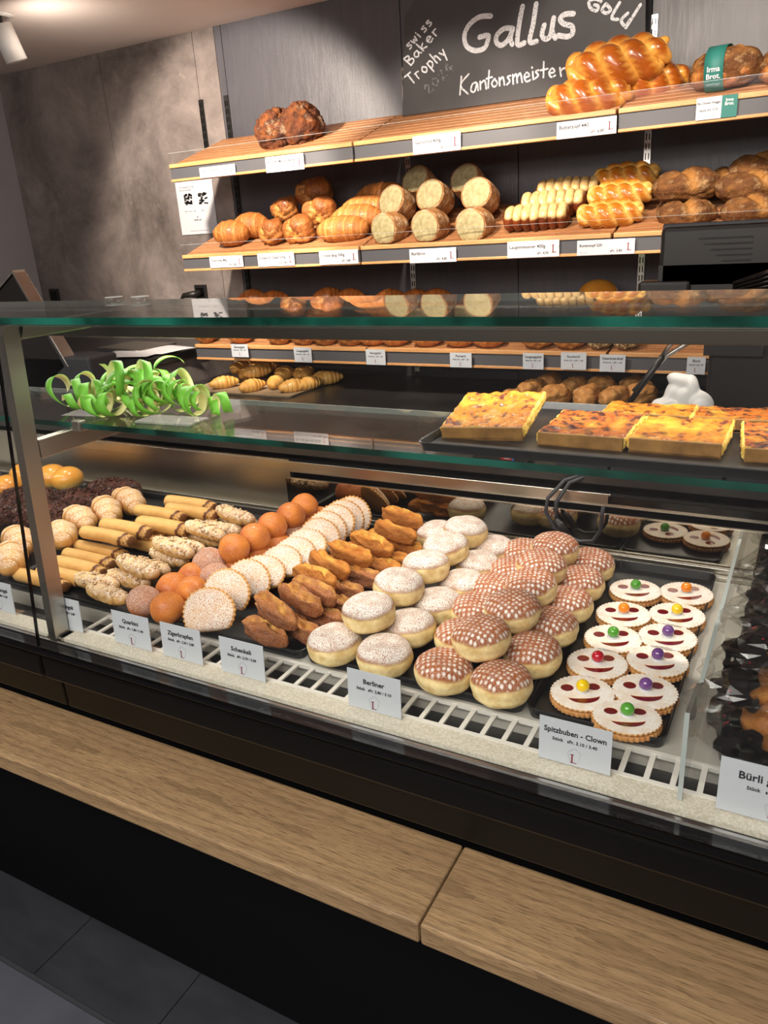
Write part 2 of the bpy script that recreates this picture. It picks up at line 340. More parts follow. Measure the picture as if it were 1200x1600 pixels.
S2G=[(-2.161,2.95,1.582),(-2.016,2.95,1.585),(-2.172,3.08,1.676),(-1.971,3.06,1.654),(-2.048,3.14,1.735)]
S2D=[(-1.792,2.95,1.579),(-1.761,3.02,1.621),(-1.748,3.09,1.657),(-1.705,3.15,1.703)]
S2B=[(-1.547,2.94,1.569),(-1.367,2.94,1.569),(-1.181,2.94,1.562),(-1.561,3.04,1.656),(-1.39,3.04,1.664),(-1.198,3.04,1.656),(-1.501,3.14,1.723),(-1.286,3.14,1.71)]
S2T=[(-0.954,2.95,1.576),(-0.919,3.04,1.621),(-0.888,3.13,1.664)]
S2Z=[(-0.686,2.95,1.575),(-0.677,3.05,1.638),(-0.679,3.15,1.697)]
S2R=[(-0.428,2.95,1.56),(-0.448,3.04,1.648),(-0.361,3.12,1.657),(-0.225,2.95,1.557),(-0.247,3.04,1.633),(-0.223,3.12,1.682)]
S3T=[(-2.441,3.12,1.291),(-2.315,3.12,1.283),(-2.002,3.12,1.291),(-1.882,3.12,1.284),(-1.676,3.12,1.278),(-1.55,3.12,1.274),(-1.451,3.12,1.275),(-0.758,3.12,1.283)]
S3F=[(-2.621,2.94,1.09),(-2.406,2.94,1.091),(-2.177,2.94,1.092),(-2.04,2.94,1.093),(-1.926,2.94,1.093),(-1.792,2.94,1.094),(-1.681,2.94,1.095),(-1.571,2.94,1.095),(-1.42,2.94,1.096),(-1.274,2.94,1.097),(-1.146,2.94,1.097),(-0.942,2.94,1.098),(-0.816,2.94,1.099),(-0.704,2.94,1.1),(-0.606,2.94,1.1)]
LAB1=[[-2.338,0.196,1.845,0.042],[-1.984,0.19,1.846,0.059],[-1.301,0.193,1.854,0.062],[-0.751,0.2,1.847,0.052],[-0.348,0.118,1.862,0.062]]
LAB2=[[-2.351,0.19,1.474,0.049],[-2.078,0.193,1.474,0.055],[-1.76,0.188,1.472,0.055],[-1.333,0.199,1.463,0.052],[-0.932,0.194,1.47,0.057],[-0.672,0.198,1.466,0.05]]
LAB3=[[-2.329,0.097,1.081,0.059],[-1.978,0.093,1.069,0.065],[-1.609,0.093,1.067,0.064],[-1.222,0.093,1.064,0.058],[-0.925,0.081,1.067,0.061],[-0.771,0.095,1.071,0.063],[-0.629,0.091,1.067,0.062],[-0.346,0.06,1.066,0.059]]
FRONT=[[-1.438,0.133,0.913,0.076],[-1.255,0.111,0.912,0.075]]
CH_BIG=[[(-1.22,2.303),(-1.267,2.307),(-1.309,2.288),(-1.33,2.256),(-1.323,2.219),(-1.289,2.198),(-1.25,2.2),(-1.235,2.222),(-1.233,2.241),(-1.269,2.24)],[(-1.136,2.25),(-1.169,2.253),(-1.197,2.236),(-1.199,2.213),(-1.178,2.2),(-1.15,2.217),(-1.133,2.249),(-1.143,2.22),(-1.136,2.196)],[(-1.095,2.315),(-1.108,2.261),(-1.115,2.195),(-1.087,2.195)],[(-1.043,2.314),(-1.054,2.252),(-1.067,2.197),(-1.04,2.193)],[(-1.011,2.242),(-1.02,2.213),(-1.008,2.196),(-0.988,2.204),(-0.976,2.259),(-0.982,2.219),(-0.968,2.192)],[(-0.902,2.26),(-0.935,2.263),(-0.952,2.251),(-0.938,2.234),(-0.908,2.221),(-0.905,2.199),(-0.924,2.191),(-0.958,2.2)]]
CH_MED=[[(-1.347,2.117),(-1.355,2.053)],[(-1.315,2.121),(-1.351,2.087),(-1.32,2.052)],[(-1.284,2.088),(-1.301,2.084),(-1.307,2.062),(-1.292,2.057),(-1.281,2.084),(-1.277,2.059)],[(-1.268,2.09),(-1.267,2.06)],[(-1.267,2.08),(-1.249,2.09),(-1.243,2.06)],[(-1.23,2.122),(-1.235,2.062)],[(-1.242,2.095),(-1.218,2.098)],[(-1.208,2.091),(-1.22,2.076),(-1.21,2.063),(-1.197,2.073),(-1.208,2.091)],[(-1.189,2.092),(-1.187,2.064)],[(-1.187,2.082),(-1.174,2.092),(-1.168,2.064)],[(-1.143,2.093),(-1.155,2.09),(-1.146,2.075),(-1.158,2.064)],[(-1.134,2.095),(-1.132,2.063)],[(-1.132,2.085),(-1.12,2.095),(-1.116,2.065)],[(-1.116,2.084),(-1.104,2.096),(-1.096,2.064)],[(-1.087,2.079),(-1.068,2.083),(-1.078,2.095),(-1.088,2.083),(-1.08,2.065),(-1.064,2.068)],[(-1.055,2.095),(-1.052,2.068)],[(-1.058,2.11),(-1.057,2.107)],[(-1.032,2.097),(-1.043,2.093),(-1.033,2.08),(-1.045,2.07)],[(-1.012,2.122),(-1.013,2.07)],[(-1.025,2.095),(-0.996,2.097)],[(-0.99,2.081),(-0.97,2.083),(-0.979,2.096),(-0.991,2.084),(-0.983,2.067),(-0.967,2.071)],[(-0.95,2.094),(-0.945,2.065)],[(-0.947,2.083),(-0.935,2.09),(-0.913,2.087)]]
CH_GOLD=[[(-0.804,2.282),(-0.825,2.293),(-0.848,2.289),(-0.841,2.267),(-0.82,2.256),(-0.814,2.269),(-0.828,2.275)],[(-0.787,2.272),(-0.8,2.256),(-0.786,2.243),(-0.77,2.251),(-0.787,2.272)],[(-0.739,2.268),(-0.765,2.227),(-0.743,2.217)],[(-0.667,2.25),(-0.714,2.187)],[(-0.709,2.231),(-0.731,2.213),(-0.716,2.193),(-0.7,2.21)]]
CH_SMALL=[[(-1.57,2.266),(-1.581,2.259),(-1.578,2.254),(-1.564,2.257),(-1.56,2.25),(-1.569,2.243)],[(-1.563,2.271),(-1.545,2.261),(-1.551,2.274),(-1.535,2.268),(-1.545,2.284)],[(-1.533,2.29),(-1.519,2.278)],[(-1.539,2.295),(-1.54,2.296)],[(-1.503,2.314),(-1.513,2.308),(-1.51,2.303),(-1.497,2.306),(-1.492,2.299),(-1.502,2.292)],[(-1.481,2.33),(-1.491,2.324),(-1.488,2.319),(-1.474,2.322),(-1.47,2.315),(-1.479,2.308)],[(-1.598,2.213),(-1.566,2.185)],[(-1.598,2.213),(-1.579,2.22),(-1.573,2.212),(-1.583,2.2),(-1.56,2.209),(-1.553,2.198),(-1.566,2.185)],[(-1.537,2.233),(-1.549,2.226),(-1.546,2.213),(-1.531,2.213),(-1.532,2.227),(-1.537,2.233),(-1.526,2.224),(-1.517,2.224)],[(-1.539,2.256),(-1.508,2.229)],[(-1.511,2.255),(-1.516,2.237),(-1.492,2.241)],[(-1.489,2.258),(-1.474,2.272),(-1.488,2.273),(-1.491,2.26),(-1.475,2.254),(-1.465,2.265)],[(-1.467,2.287),(-1.45,2.272)],[(-1.461,2.282),(-1.461,2.291),(-1.452,2.296)],[(-1.598,2.147),(-1.571,2.161)],[(-1.584,2.154),(-1.556,2.121)],[(-1.551,2.153),(-1.533,2.133)],[(-1.545,2.146),(-1.545,2.156),(-1.535,2.159)],[(-1.516,2.173),(-1.517,2.158),(-1.499,2.152),(-1.498,2.168),(-1.516,2.173)],[(-1.495,2.182),(-1.466,2.15)],[(-1.492,2.178),(-1.485,2.189),(-1.471,2.182),(-1.471,2.167),(-1.482,2.167)],[(-1.481,2.212),(-1.45,2.177)],[(-1.462,2.19),(-1.459,2.203),(-1.448,2.198),(-1.435,2.186)],[(-1.44,2.211),(-1.419,2.201)],[(-1.424,2.221),(-1.407,2.182)]]
CH_FAINT=[[(-1.509,2.094),(-1.506,2.104),(-1.492,2.105),(-1.488,2.074),(-1.47,2.086)],[(-1.474,2.125),(-1.472,2.106),(-1.45,2.1),(-1.452,2.119),(-1.474,2.125)],[(-1.447,2.134),(-1.445,2.145),(-1.43,2.145),(-1.427,2.115),(-1.409,2.127)],[(-1.384,2.143),(-1.409,2.168),(-1.407,2.143),(-1.386,2.157)]]
# ---------------------------------------------------------------- the room
struct(box('floor', (-4.3, 3), (-2.5, 3.35), (-.02, 0), MT['grout']))
def tiles():
    mb = MB(); mb2 = MB(); ys = [.867, .706]; y = .87
    x = -4.26
    while x < 2.9:
        mb.box(x+.0015, x+.3535, .712, 1.6, 0, .004); x += .355
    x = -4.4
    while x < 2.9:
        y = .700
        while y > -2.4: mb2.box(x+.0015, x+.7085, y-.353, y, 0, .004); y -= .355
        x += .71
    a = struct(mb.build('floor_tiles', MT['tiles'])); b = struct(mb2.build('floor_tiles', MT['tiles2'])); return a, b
tiles()
struct(box('ceiling', (-4.3, 3), (-2.5, 3.35), (2.5, 2.52), MT['ceiling']))
struct(box('wall_left', (-4.3, -4.2), (-2.5, 3.35), (0, 2.5), MT['whitewall']))
struct(box('wall_right', (3, 3.1), (-2.5, 3.35), (0, 2.5), MT['whitewall']))
struct(box('wall_front', (-4.3, 3), (-2.6, -2.5), (0, 2.5), MT['whitewall']))
wb = struct(box('wall_back', (-4.3, 3), (3.32, 3.4), (0, 2.5), MT['black']))
def panel(x0, x1, m, z0=0, z1=2.5): return box('wall_panel', (x0+.002, x1-.002), (3.3, 3.32), (z0, z1), m, wb)
for a, b in ((-4.2, -3.395), (-3.395, -2.765), (-2.765, -2.632)): panel(a, b, MT['concrete'])
for a, b in ((-2.632, -2.59), (-2.59, -1.655), (-1.655, -1.145), (-1.145, -.645), (-.645, .35), (.35, 1.35), (1.35, 2.9)): panel(a, b, MT['charcoal'])
# perforated shelf uprights
def upright(x, z0, z1, where, dark=False):
    mb = MB(); mb.box(x-.0125, x+.0125, 3.294, 3.3, z0, z1); mb.build
    t = thing('shelf_upright', where, 'shelf upright', (x, 3.3, z0), 0, 'wall shelf uprights')
    mb = MB(); mb.box(-.0125, .0125, -.008, 0, 0, z1-z0); mb.build('rail', MT['black'] if dark else MT['silver'], t)
    mb = MB(); z = .02
    while z < z1-z0-.03:
        for s in (-1, 1): mb.box(s*.0055-.0018, s*.0055+.0018, -.0095, -.008, z, z+.022)
        z += .034
    mb.build('slots', MT['blackgloss'], t)
upright(-2.60, .92, 2.21, 'black slotted upright at the left end of the bread shelves', True)
upright(-2.765+.008, 1.95, 2.21, 'short black slotted upright on the brown concrete panel', True)
upright(-1.645, .92, 2.20, 'steel slotted upright behind the middle of the shelves, between halved loaves and braids')
upright(-.635, .92, 2.23, 'steel slotted upright topped beside the large braided loaves')
upright(.36, .92, 2.23, 'steel slotted upright at the right end of the shelves')
# ---------------------------------------------------------------- wall shelves
SL = .335
def shelf_module(x0, x1, zf, label, ends=(True, True), lip=True):
    t = thing('bread_shelf', label, 'shelf', (x0, 2.86, zf), 0, None)
    L = x1-x0-.004; D = .39
    M = Matrix.Rotation(math.atan(SL), 4, 'X')
    mb = MB(); n = 9; w_ = D/math.cos(math.atan(SL))/n
    for i in range(n): mb.box(0, L, i*w_+.002, (i+1)*w_-.005, -.018, -.001, .002, M=M)
    mb.build('slatted_deck', MT['shelfwood'], t)
    mb = MB(); mb.box(0, L, -.012, .012, -.012, .004, .002); mb.build('top_rail', MT['edgewood'], t)
    mb = MB(); mb.box(0, L, -.012, .012, -.068, -.058, .002); mb.build('bottom_rail', MT['edgewood'], t)
    mb = MB(); mb.box(0, L, -.006, .004, -.058, -.012); mb.build('label_strip', MT['grey'], t)
    for xx in (.02, L-.03): MB().prism([(0, 0), (D, 0), (D, .11), (0, -.035)], xx, xx+.012, M=Matrix(((0, 0, 1, 0), (1, 0, 0, .02), (0, 1, 0, -.03), (0, 0, 0, 1)))).build('bracket', MT['grey'], t)
    if lip:
        mb = MB(); mb.box(.0, L, -.0135, -.0105, -.01, .048); mb.build('clear_lip', MT['lip'], t)
        mb = MB(); mb.box(.0, L, -.0136, -.0104, .048, .0488); mb.build('lip_edge', MT['acryledge'], t)
    return t
ROWN = ('top', 'middle', 'bottom')
for zi, zf in enumerate((1.89, 1.507, 1.10)):
    for xi, (a, b) in enumerate(((-2.61, -1.66), (-1.655, -.652), (-.647, .35))):
        shelf_module(a, b, zf, '%s sloped wooden bread shelf of the three rows, %s section' % (ROWN[zi], ('left', 'centre', 'right')[xi]), lip=zi < 2)
# ---------------------------------------------------------------- writing helpers
def text_mesh(s, size, align='LEFT', bold=0, depth=.0003):
    c = bpy.data.curves.new('printed_text', 'FONT'); c.body = s; c.size = size; c.align_x = align; c.extrude = depth; c.offset = bold; c.resolution_u = 2
    o = bpy.data.objects.new('printed_text', c); COL.objects.link(o); bpy.context.view_layer.update()
    me = bpy.data.meshes.new_from_object(o.evaluated_get(bpy.context.evaluated_depsgraph_get())); me.name = 'printed_text'
    bpy.data.objects.remove(o); return me
RX = (PI/2, 0, 0)
def text(parent, s, size, x, z, mat, y=-.002, align='CENTER', bold=0, name='printed_text', width=None):
    me = text_mesh(s, size, align, bold*size)
    me.materials.clear(); me.materials.append(mat)
    o = ob(name, me, parent, (x, y, z), RX)
    if width:
        xs = [v.co.x for v in me.vertices]; w0 = max(xs)-min(xs); k = width/w0; o.scale = (k, 1, 1) if k < 1 else (1, 1, 1)
    return o
def logo(parent, x, z, s, y=-.002):
    """chef's hat outline behind a serif letter L"""
    mb = MB(); pts = []
    for cx, cz, r, a0, a1 in ((-.28, .42, .2, 200, 60), (.02, .62, .24, 160, 20), (.32, .45, .2, 110, -40)):
        for k in range(9):
            a = math.radians(a0+(a1-a0)*k/8); pts.append((x+(cx+r*math.cos(a))*s, y, z+(cz+r*math.sin(a))*s))
    mb.tube(pts, .012*s, 4); mb.tube([pts[0], (x-.3*s, y, z-.25*s), (x-.02*s, y, z-.3*s)], .012*s, 4); mb.tube([pts[-1], (x+.34*s, y, z-.25*s)], .012*s, 4)
    mb.build('hat_emblem', MT['inkgrey'], parent)
    mb = MB(); q = .055*s
    mb.box(x-.14*s-q, x-.14*s+q, y-.0003, y, z-.4*s, z+.32*s); mb.box(x-.28*s, x, y-.0003, y, z+.28*s, z+.34*s); mb.box(x-.28*s, x+.22*s, y-.0003, y, z-.42*s, z-.36*s)
    mb.build('letter_emblem', MT['inkred'], parent)
# ---------------------------------------------------------------- shelf labels
def shelf_label(r, y, title, price, label):
    cx, w_, cz, h_ = r
    t = thing('price_label', label, 'label', (cx, y, cz), 0, None)
    mb = MB(); mb.box(-w_/2, w_/2, -.001, .001, -h_/2, h_/2); mb.build('card', MT['paper'], t); t = t.children[0]
    text(t, title, .0165 if h_ > .05 else .013, -w_/2+.008, h_*.06, MT['ink'], -.0012, 'LEFT', .015, width=w_*.72)
    text(t, price, .0135 if h_ > .05 else .012, w_*.08, -h_*.34, MT['ink'], -.0012, 'LEFT', .012, width=w_*.22)
    text(t, 'Stk. 1 kg', .007, -w_/2+.01, -h_*.36, MT['inkgrey'], -.0012, 'LEFT')
    logo(t, w_*.41, 0, h_*.62, -.0012)
T1 = [('Tête Noire Rustico', 'sFr. 4,75', 'white shelf label at the far left end of the top shelf'), ('Brot des Monats 400g', 'sFr. 4,90', 'white shelf label under the two round cracked loaves'),
      ('Gallusbrot 400g', 'sFr. 5,10', 'white shelf label on the empty centre part of the top shelf'), ('Butterzopf 440', 'sFr. 6,80', 'white shelf label under the large glossy braids, top shelf')]
for r, (a, b, c) in zip(LAB1, T1): shelf_label(r, 2.845, a, b, c)
T2 = [('Dunkel lang 280g', 'sFr. 3,80', 'white shelf label leftmost on the middle shelf'), ('Dunkel St. Galler 500g', 'sFr. 3,80', 'white shelf label under the knotted brown loaves, middle shelf'),
      ('Dunkel lang 500g', 'sFr. 3,84', 'white shelf label under the long brown loaves, middle shelf'), ('Bürlibrot', 'sFr. 4,80', 'white shelf label under the halved round loaves'),
      ('Laugentessiner 400g', 'sFr. 4,90', 'white shelf label under the split pull-apart loaves'), ('Butterzopf 220', 'sFr. 3,80', 'white shelf label under the small golden braids, middle shelf')]
for r, (a, b, c) in zip(LAB2, T2): shelf_label(r, 2.845, a, b, c)
r = LAB1[4]
t = thing('price_label', 'white and teal shelf label under the banded loaf at top right', 'label', (r[0], 2.845, r[2]))
box('card', (-r[1]/2, r[1]*.12), (-.001, .001), (-r[3]/2, r[3]/2), MT['paper'], t)
tt = t; t = tt.children[0]
o = box('teal_panel', (r[1]*.12, r[1]/2), (-.001, .001), (-r[3]/2, r[3]/2), MT['teal'], tt)
text(t, 'Bio Dinkel Weggis', .009, -r[1]*.19, .012, MT['ink'], -.0012, bold=.02, width=.066); text(t, 'Stück sFr. 5,70', .009, -r[1]*.19, -.008, MT['ink'], -.0012, bold=.02, width=.058)
text(t, 'Brot vom Bäcker', .005, -r[1]*.19, -.024, MT['inkgrey'], -.0012)
text(o, 'Irma', .012, r[1]*.31, .014, MT['paper'], -.0012, bold=.02, width=.03); text(o, 'Brot.', .013, r[1]*.31, .003, MT['paper'], -.0012, bold=.02, width=.034)
T3 = ['Buttergipfel', 'Laugengipfel', 'Nussgipfel', 'Pariserli', 'Laugengipfeli', 'Sandwich', 'Dinkel-Kürbis Brötli', 'Bürli']
W3 = ['leftmost card hanging from the bottom shelf', 'second card from the left hanging from the bottom shelf', 'card at the joint of the left and centre bottom shelf', 'card hanging alone at the middle of the bottom shelf',
      'left of three neighbouring cards on the bottom shelf', 'middle of three neighbouring cards on the bottom shelf', 'right of three neighbouring cards on the bottom shelf', 'card on the bottom shelf behind the serving tongs']
for r, a, c in zip(LAB3, T3, W3):
    t = thing('price_card', 'small grey-white '+c, 'price card', (r[0], 2.835, r[2]))
    t = box('card', (-r[1]/2, r[1]/2), (-.001, .001), (-r[3]/2, r[3]/2), MT['card'], t)
    text(t, a, .013, 0, r[3]*.2, MT['ink'], -.0012, bold=.015, width=r[1]*.8); text(t, 'Stück sFr. 1,40 / 1,60', .0085, 0, r[3]*.0, MT['ink'], -.0012, bold=.01, width=r[1]*.75); logo(t, 0, -r[3]*.25, .018, -.0012)
# ---------------------------------------------------------------- notice on the wall
t = thing('notice_sheet', 'white printed notice hung on the brown wall left of the shelves', 'notice', (-2.873, 3.294, 1.73))
M = None
t = box('sheet', (-.122, .122), (0, .002), (-.13, .125), MT['paper'], t)
text(t, 'Wir backen für Sie', .013, -.1, .095, MT['inkgrey'], -.001, 'LEFT'); text(t, 'Frisch aus der Region', .009, -.1, .082, MT['inkgrey'], -.001, 'LEFT')
mb = MB(); random.seed(5)
for k in range(26): mb.box(*(lambda x, z: (x, x+.012, -.001, 0, z, z+.01))(-.075+random.random()*.045, .01+random.random()*.05))
mb.build('printed_picture', MT['ink'], t); mb = MB()
for k in range(26): mb.box(*(lambda x, z: (x, x+.012, -.001, 0, z, z+.008))(.02+random.random()*.05, .01+random.random()*.05))
mb.build('printed_picture', MT['ink'], t)
text(t, 'Mehl   Wasser   Salz', .009, -.08, -.02, MT['inkgrey'], -.001, 'LEFT'); text(t, 'Hefe', .009, .03, -.02, MT['inkgrey'], -.001, 'LEFT')
text(t, 'ab', .011, .0, -.05, MT['ink'], -.001); text(t, '09.00 Uhr', .012, 0, -.065, MT['ink'], -.001); text(t, 'Fragen Sie uns nach weiteren Sorten', .008, 0, -.115, MT['inkgrey'], -.001)
# ---------------------------------------------------------------- chalkboard
t = thing('chalkboard', 'black chalkboard with chalk lettering leaning behind the top shelf', 'chalkboard', (-1.1, 3.2, 2.0))
mb = MB(); mb.prism([(-1.617, 2.006), (-1.585, 2.362), (-1.45, 2.498), (-.66, 2.498), (-.64, 2.006)], 3.203, 3.215, M=Matrix(((1, 0, 0, 1.1), (0, 0, 1, -3.2), (0, 1, 0, -2.0), (0, 0, 0, 1))))
mb.build('board', MT['board'], t)
def strokes(name, data, wd, mat, smoothn=5):
    mb = MB()
    for pi_, pl in enumerate(data):
        P = [Vector((x+1.1, 0, z-2.0)) for x, z in pl]
        if len(P) > 2:
            Q = []
            for i in range(len(P)-1):
                a = P[max(i-1, 0)]; b = P[i]; c = P[i+1]; d = P[min(i+2, len(P)-1)]
                for k in range(smoothn):
                    u = k/smoothn; Q.append(.5*((2*b)+(c-a)*u+(2*a-5*b+4*c-d)*u*u+(3*b-a-3*c+d)*u**3))
            P = Q+[P[-1]]
        for j in range(len(P)-1):      # each dab of chalk is a flat lozenge with round ends, laid a hair above the last
            a, b = P[j], P[j+1]; T = (b-a); T = T.normalized() if T.length > 1e-6 else Vector((1, 0, 0)); n_ = Vector((-T.z, 0, T.x)); h = wd/2; y = .0028-.00001*((j*7+pi_) % 23)
            ring = [a+n_*h, a-T*h*.6+n_*h*.7, a-T*h*.9, a-T*h*.6-n_*h*.7, a-n_*h, b-n_*h, b+T*h*.6-n_*h*.7, b+T*h*.9, b+T*h*.6+n_*h*.7, b+n_*h]
            V = [(q.x, y, q.z) for q in ring]+[(q.x, .003, q.z) for q in ring]; n = 10
            mb.add(V, [tuple(range(n)), tuple(range(n, 2*n))[::-1]]+[(i, n+i, n+(i+1) % n, (i+1) % n) for i in range(n)])
    return mb.build(name, mat, t)
strokes('large_lettering', CH_BIG, .018, MT['chalk']); strokes('small_lettering', CH_MED, .0065, MT['chalk'])
strokes('angled_lettering', CH_GOLD, .011, MT['chalk']); strokes('corner_lettering', CH_SMALL, .006, MT['chalk']); strokes('faded_lettering', CH_FAINT, .008, MT['chalkfaint'])
# ---------------------------------------------------------------- back worktop and raised counter
wt = thing('back_worktop', 'long dark speckled worktop below the wall shelves', 'worktop', (-.8, 3.0, .86))
box('top', (-1.93, 2.3), (-.40, .29), (0, .04), MT['worktop'], wt, .003); box('front_panel', (-1.93, 2.3), (-.37, .29), (-.86, 0), MT['brownblack'], wt)
rc = thing('raised_counter', 'black raised counter at back left carrying papers and a laptop', 'counter', (-3.45, 2.95, 0))
box('top', (-.74, .71), (-.29, .34), (1.02, 1.06), MT['worktop'], rc, .003)
box('side_panel', (.66, .69), (-.25, .34), (0, 1.02), MT['concrete'], rc)
box('shelf_board', (-.74, .66), (-.26, .34), (.84, .86), MT['worktop'], rc); box('back_board', (-.74, .66), (.3, .34), (0, 1.02), MT['black'], rc)
lp = thing('laptop', 'closed grey laptop lying on the raised counter', 'laptop', (-3.1, 2.95, 1.06), -.1)
box('lid', (-.17, .17), (-.12, .12), (.01, .018), MT['steel_dull'], lp, .003); box('body', (-.17, .17), (-.12, .12), (0, .01), MT['darkgrey'], lp, .002)
def sheet(w_, d_, seed, lab, loc, rz):
    V = []; Fc = []; n = 8
    for j in range(n+1):
        for i in range(n+1):
            x = (i/n-.5)*w_; y = (j/n-.5)*d_; V.append((x, y, .004+.006*(1+nz((x, y, 0), 7, seed))))
    for j in range(n):
        for i in range(n): a = j*(n+1)+i; Fc.append((a, a+1, a+n+2, a+n+1))
    o = ob('paper_sheet', mesh('paper_sheet', V, Fc, MT['paper']), None, loc, (0, 0, rz)); md = o.modifiers.new('s', 'SOLIDIFY'); md.thickness = .0008
    tag(o, lab, 'paper', 'papers on the raised counter')
sheet(.30, .21, 1, 'front white paper sheet on the edge of the raised counter', (-2.93, 2.74, 1.06), .25)
sheet(.24, .21, 2, 'rear white paper sheet by the laptop, overlapping the front one', (-2.84, 2.88, 1.062), -.2)
rt = thing('red_scraper', 'red handled scraper lying on the low shelf at back left', 'scraper', (-3.4, 2.72, .86), .1)
box('handle', (0, .13), (-.02, .02), (0, .035), MT['red'], rt, .006); box('blade', (-.25, 0), (-.03, .03), (.012, .016), MT['steel_dull'], rt)
# sockets
def socket(x, lab, plug=False):
    t = thing('wall_socket', lab, 'socket', (x, 3.3, 1.306)); box('plate', (-.04, .04), (-.012, 0), (-.04, .04), MT['black'], t, .003)
    box('insert', (-.025, .025), (-.014, -.012), (-.025, .025), MT['blackgloss'], t)
    if plug:
        mb = MB(); mb.tube([(0, -.014, 0), (-.02, -.05, -.005), (-.08, -.055, -.01), (-.11, -.05, -.03), (-.12, -.04, -.1)], [.017, .018, .014, .005, .004], 10); mb.build('plug', MT['black'], t, True)
socket(-4.08, 'black wall socket at far left'); socket(-2.92, 'black wall socket with plug under the notice', True)
# ---------------------------------------------------------------- display case
dc = thing('display_case', 'glass and steel refrigerated bakery display case on black base', 'display case', (0, 0, 0))
XL, XR = -3.4, 1.3
def part(name, x, y, z, mat, bev=0, parent=dc): return box(name, x, y, z, mat, parent, bev)
part('base', (XL, XR), (.87, 1.7), (.03, .80), MT['baseblack'])
for a, b in ((XL, -1.2425), (-1.2395, XR)):
    part('fascia', (a, b), (.835, .87), (.708, .785), MT['brownblack'], .004)
    part('upper_fascia', (a, b), (.80, .86), (.795, .845), MT['brownblack'], .006)
part('fascia_bead', (XL, XR), (.828, .87), (.785, .793), MT['blackgloss'], .002)
part('lower_bead', (XL, XR), (.850, .87), (.700, .708), MT['blackgloss'])
part('front_lip', (XL, XR), (.800, .842), (.846, .862), MT['blackgloss'], .004)
part('lip_trim', (XL, XR), (.828, .8335), (.862, .8645), MT['silver'])
part('front_strip', (XL, XR), (.842, .878), (.80, .868), MT['stone'])
part('well_floor', (XL, XR), (.878, 1.66), (.80, .835), MT['black'])
part('well_deck', (XL, XR), (.953, 1.60), (.835, .864), MT['deck'])
part('rear_ledge', (XL, XR), (1.548, 1.560), (.864, .874), MT['steel'], .002); part('rear_ledge', (XL, XR), (1.562, 1.573), (.864, .886), MT['steel'], .002)
# slotted air grille in front of the trays
ag = thing('air_grille', 'pale ladder-like air grille running in front of the trays', 'grille', (0, .913, .85))
box('front_bar', (-1.205, XR), (-.035, -.028), (.012, .019), MT['white_bar'], ag); box('rear_bar', (-1.205, XR), (.028, .035), (.012, .019), MT['white_bar'], ag)
mb = MB(); x = -1.205
while x < XR: mb.box(x, x+.0075, -.028, .028, .0145, .018); x += .0335
mb.build('cross_bars', MT['white_bar'], ag)
# rear of the case
part('rear_panel', (XL, -1.195), (1.60, 1.612), (.866, 1.012), MT['steel'])
part('rear_rail', (XL, XR), (1.598, 1.625), (.978, 1.009), MT['steel'], .002)
part('mirror_pane', (-1.192, XR), (1.575, 1.581), (.864, .968), MT['mirror']); part('pane_edge', (-1.192, XR), (1.5745, 1.5815), (.968, .971), MT['brightedge'])
part('rear_wall', (XL, XR), (1.75, 1.77), (.80, 1.0), MT['black'])
part('worktop', (XL, XR), (1.596, 2.05), (1.028, 1.052), MT['worktop'], .002)
part('rear_cabinet', (XL, XR), (1.77, 2.0), (.03, 1.028), MT['black'])
# steel post, arms, beam
def post(x):
    pts = [(.832, .866), (.868, 1.443), (.878, 1.458), (.913, 1.458), (.900, 1.43), (.864, .866)]
    MB().prism(pts, x-.02, x, M=Matrix(((0, 0, 1, 0), (1, 0, 0, 0), (0, 1, 0, 0), (0, 0, 0, 1)))).build('post', MT['steel'], dc)
    part('post_foot', (x-.03, x+.01), (.836, .868), (.862, .868), MT['steel'])
    part('top_arm', (x-.02, x), (.90, 1.13), (1.432, 1.457), MT['steel'], .001)
    part('shelf_arm', (x-.02, x), (.89, 1.10), (1.217, 1.252), MT['steel'], .001)
    c = part('shelf_clamp', (x-.0, x+.022), (.967, .985), (1.249, 1.269), MT['steel_dull'], .002)
post(-1.225); post(.30)
part('beam', (XL, XR), (1.118, 1.142), (1.405, 1.457), MT['beam'], .001)
part('led_strip', (XL, XR), (1.145, 1.170), (1.402, 1.408), MT['led'])
for a, b in ((XL, -1.239), (-1.237, XR)):
    MB().prism([(.800, .866), (.8055, .866), (.8665, 1.46), (.861, 1.46)], a, b, M=Matrix(((0, 0, 1, 0), (1, 0, 0, 0), (0, 1, 0, 0), (0, 0, 0, 1)))).build('front_glass', MT['glass'], dc)
MB().prism([(.7995, .866), (.8055, .866), (.8665, 1.46), (.8605, 1.46)], -1.239, -1.237, M=Matrix(((0, 0, 1, 0), (1, 0, 0, 0), (0, 1, 0, 0), (0, 0, 0, 1)))).build('glass_joint', MT['blackgloss'], dc)
part('glass_top_edge', (XL, XR), (.861, .8665), (1.46, 1.4605), MT['brightedge'])
part('top_glass', (XL, XR), (.8765, 1.161), (1.461, 1.4725), MT['glass2']); part('top_glass_edge', (XL, XR), (.875, .8765), (1.461, 1.4725), MT['glassedge'])
part('top_glass_bevel', (XL, XR), (.8745, .8755), (1.4600, 1.4613), MT['brightedge'])
part('top_glass_rear_edge', (XL, XR), (1.161, 1.1615), (1.461, 1.4725), MT['acryledge'])
part('shelf_glass', (XL, XR), (.9765, 1.225), (1.254, 1.264), MT['glass']); part('shelf_glass_edge', (XL, XR), (.975, .9765), (1.254, 1.264), MT['glassedge'])
part('shelf_rear_edge', (XL, XR), (1.225, 1.2262), (1.254, 1.264), MT['acryledge'])
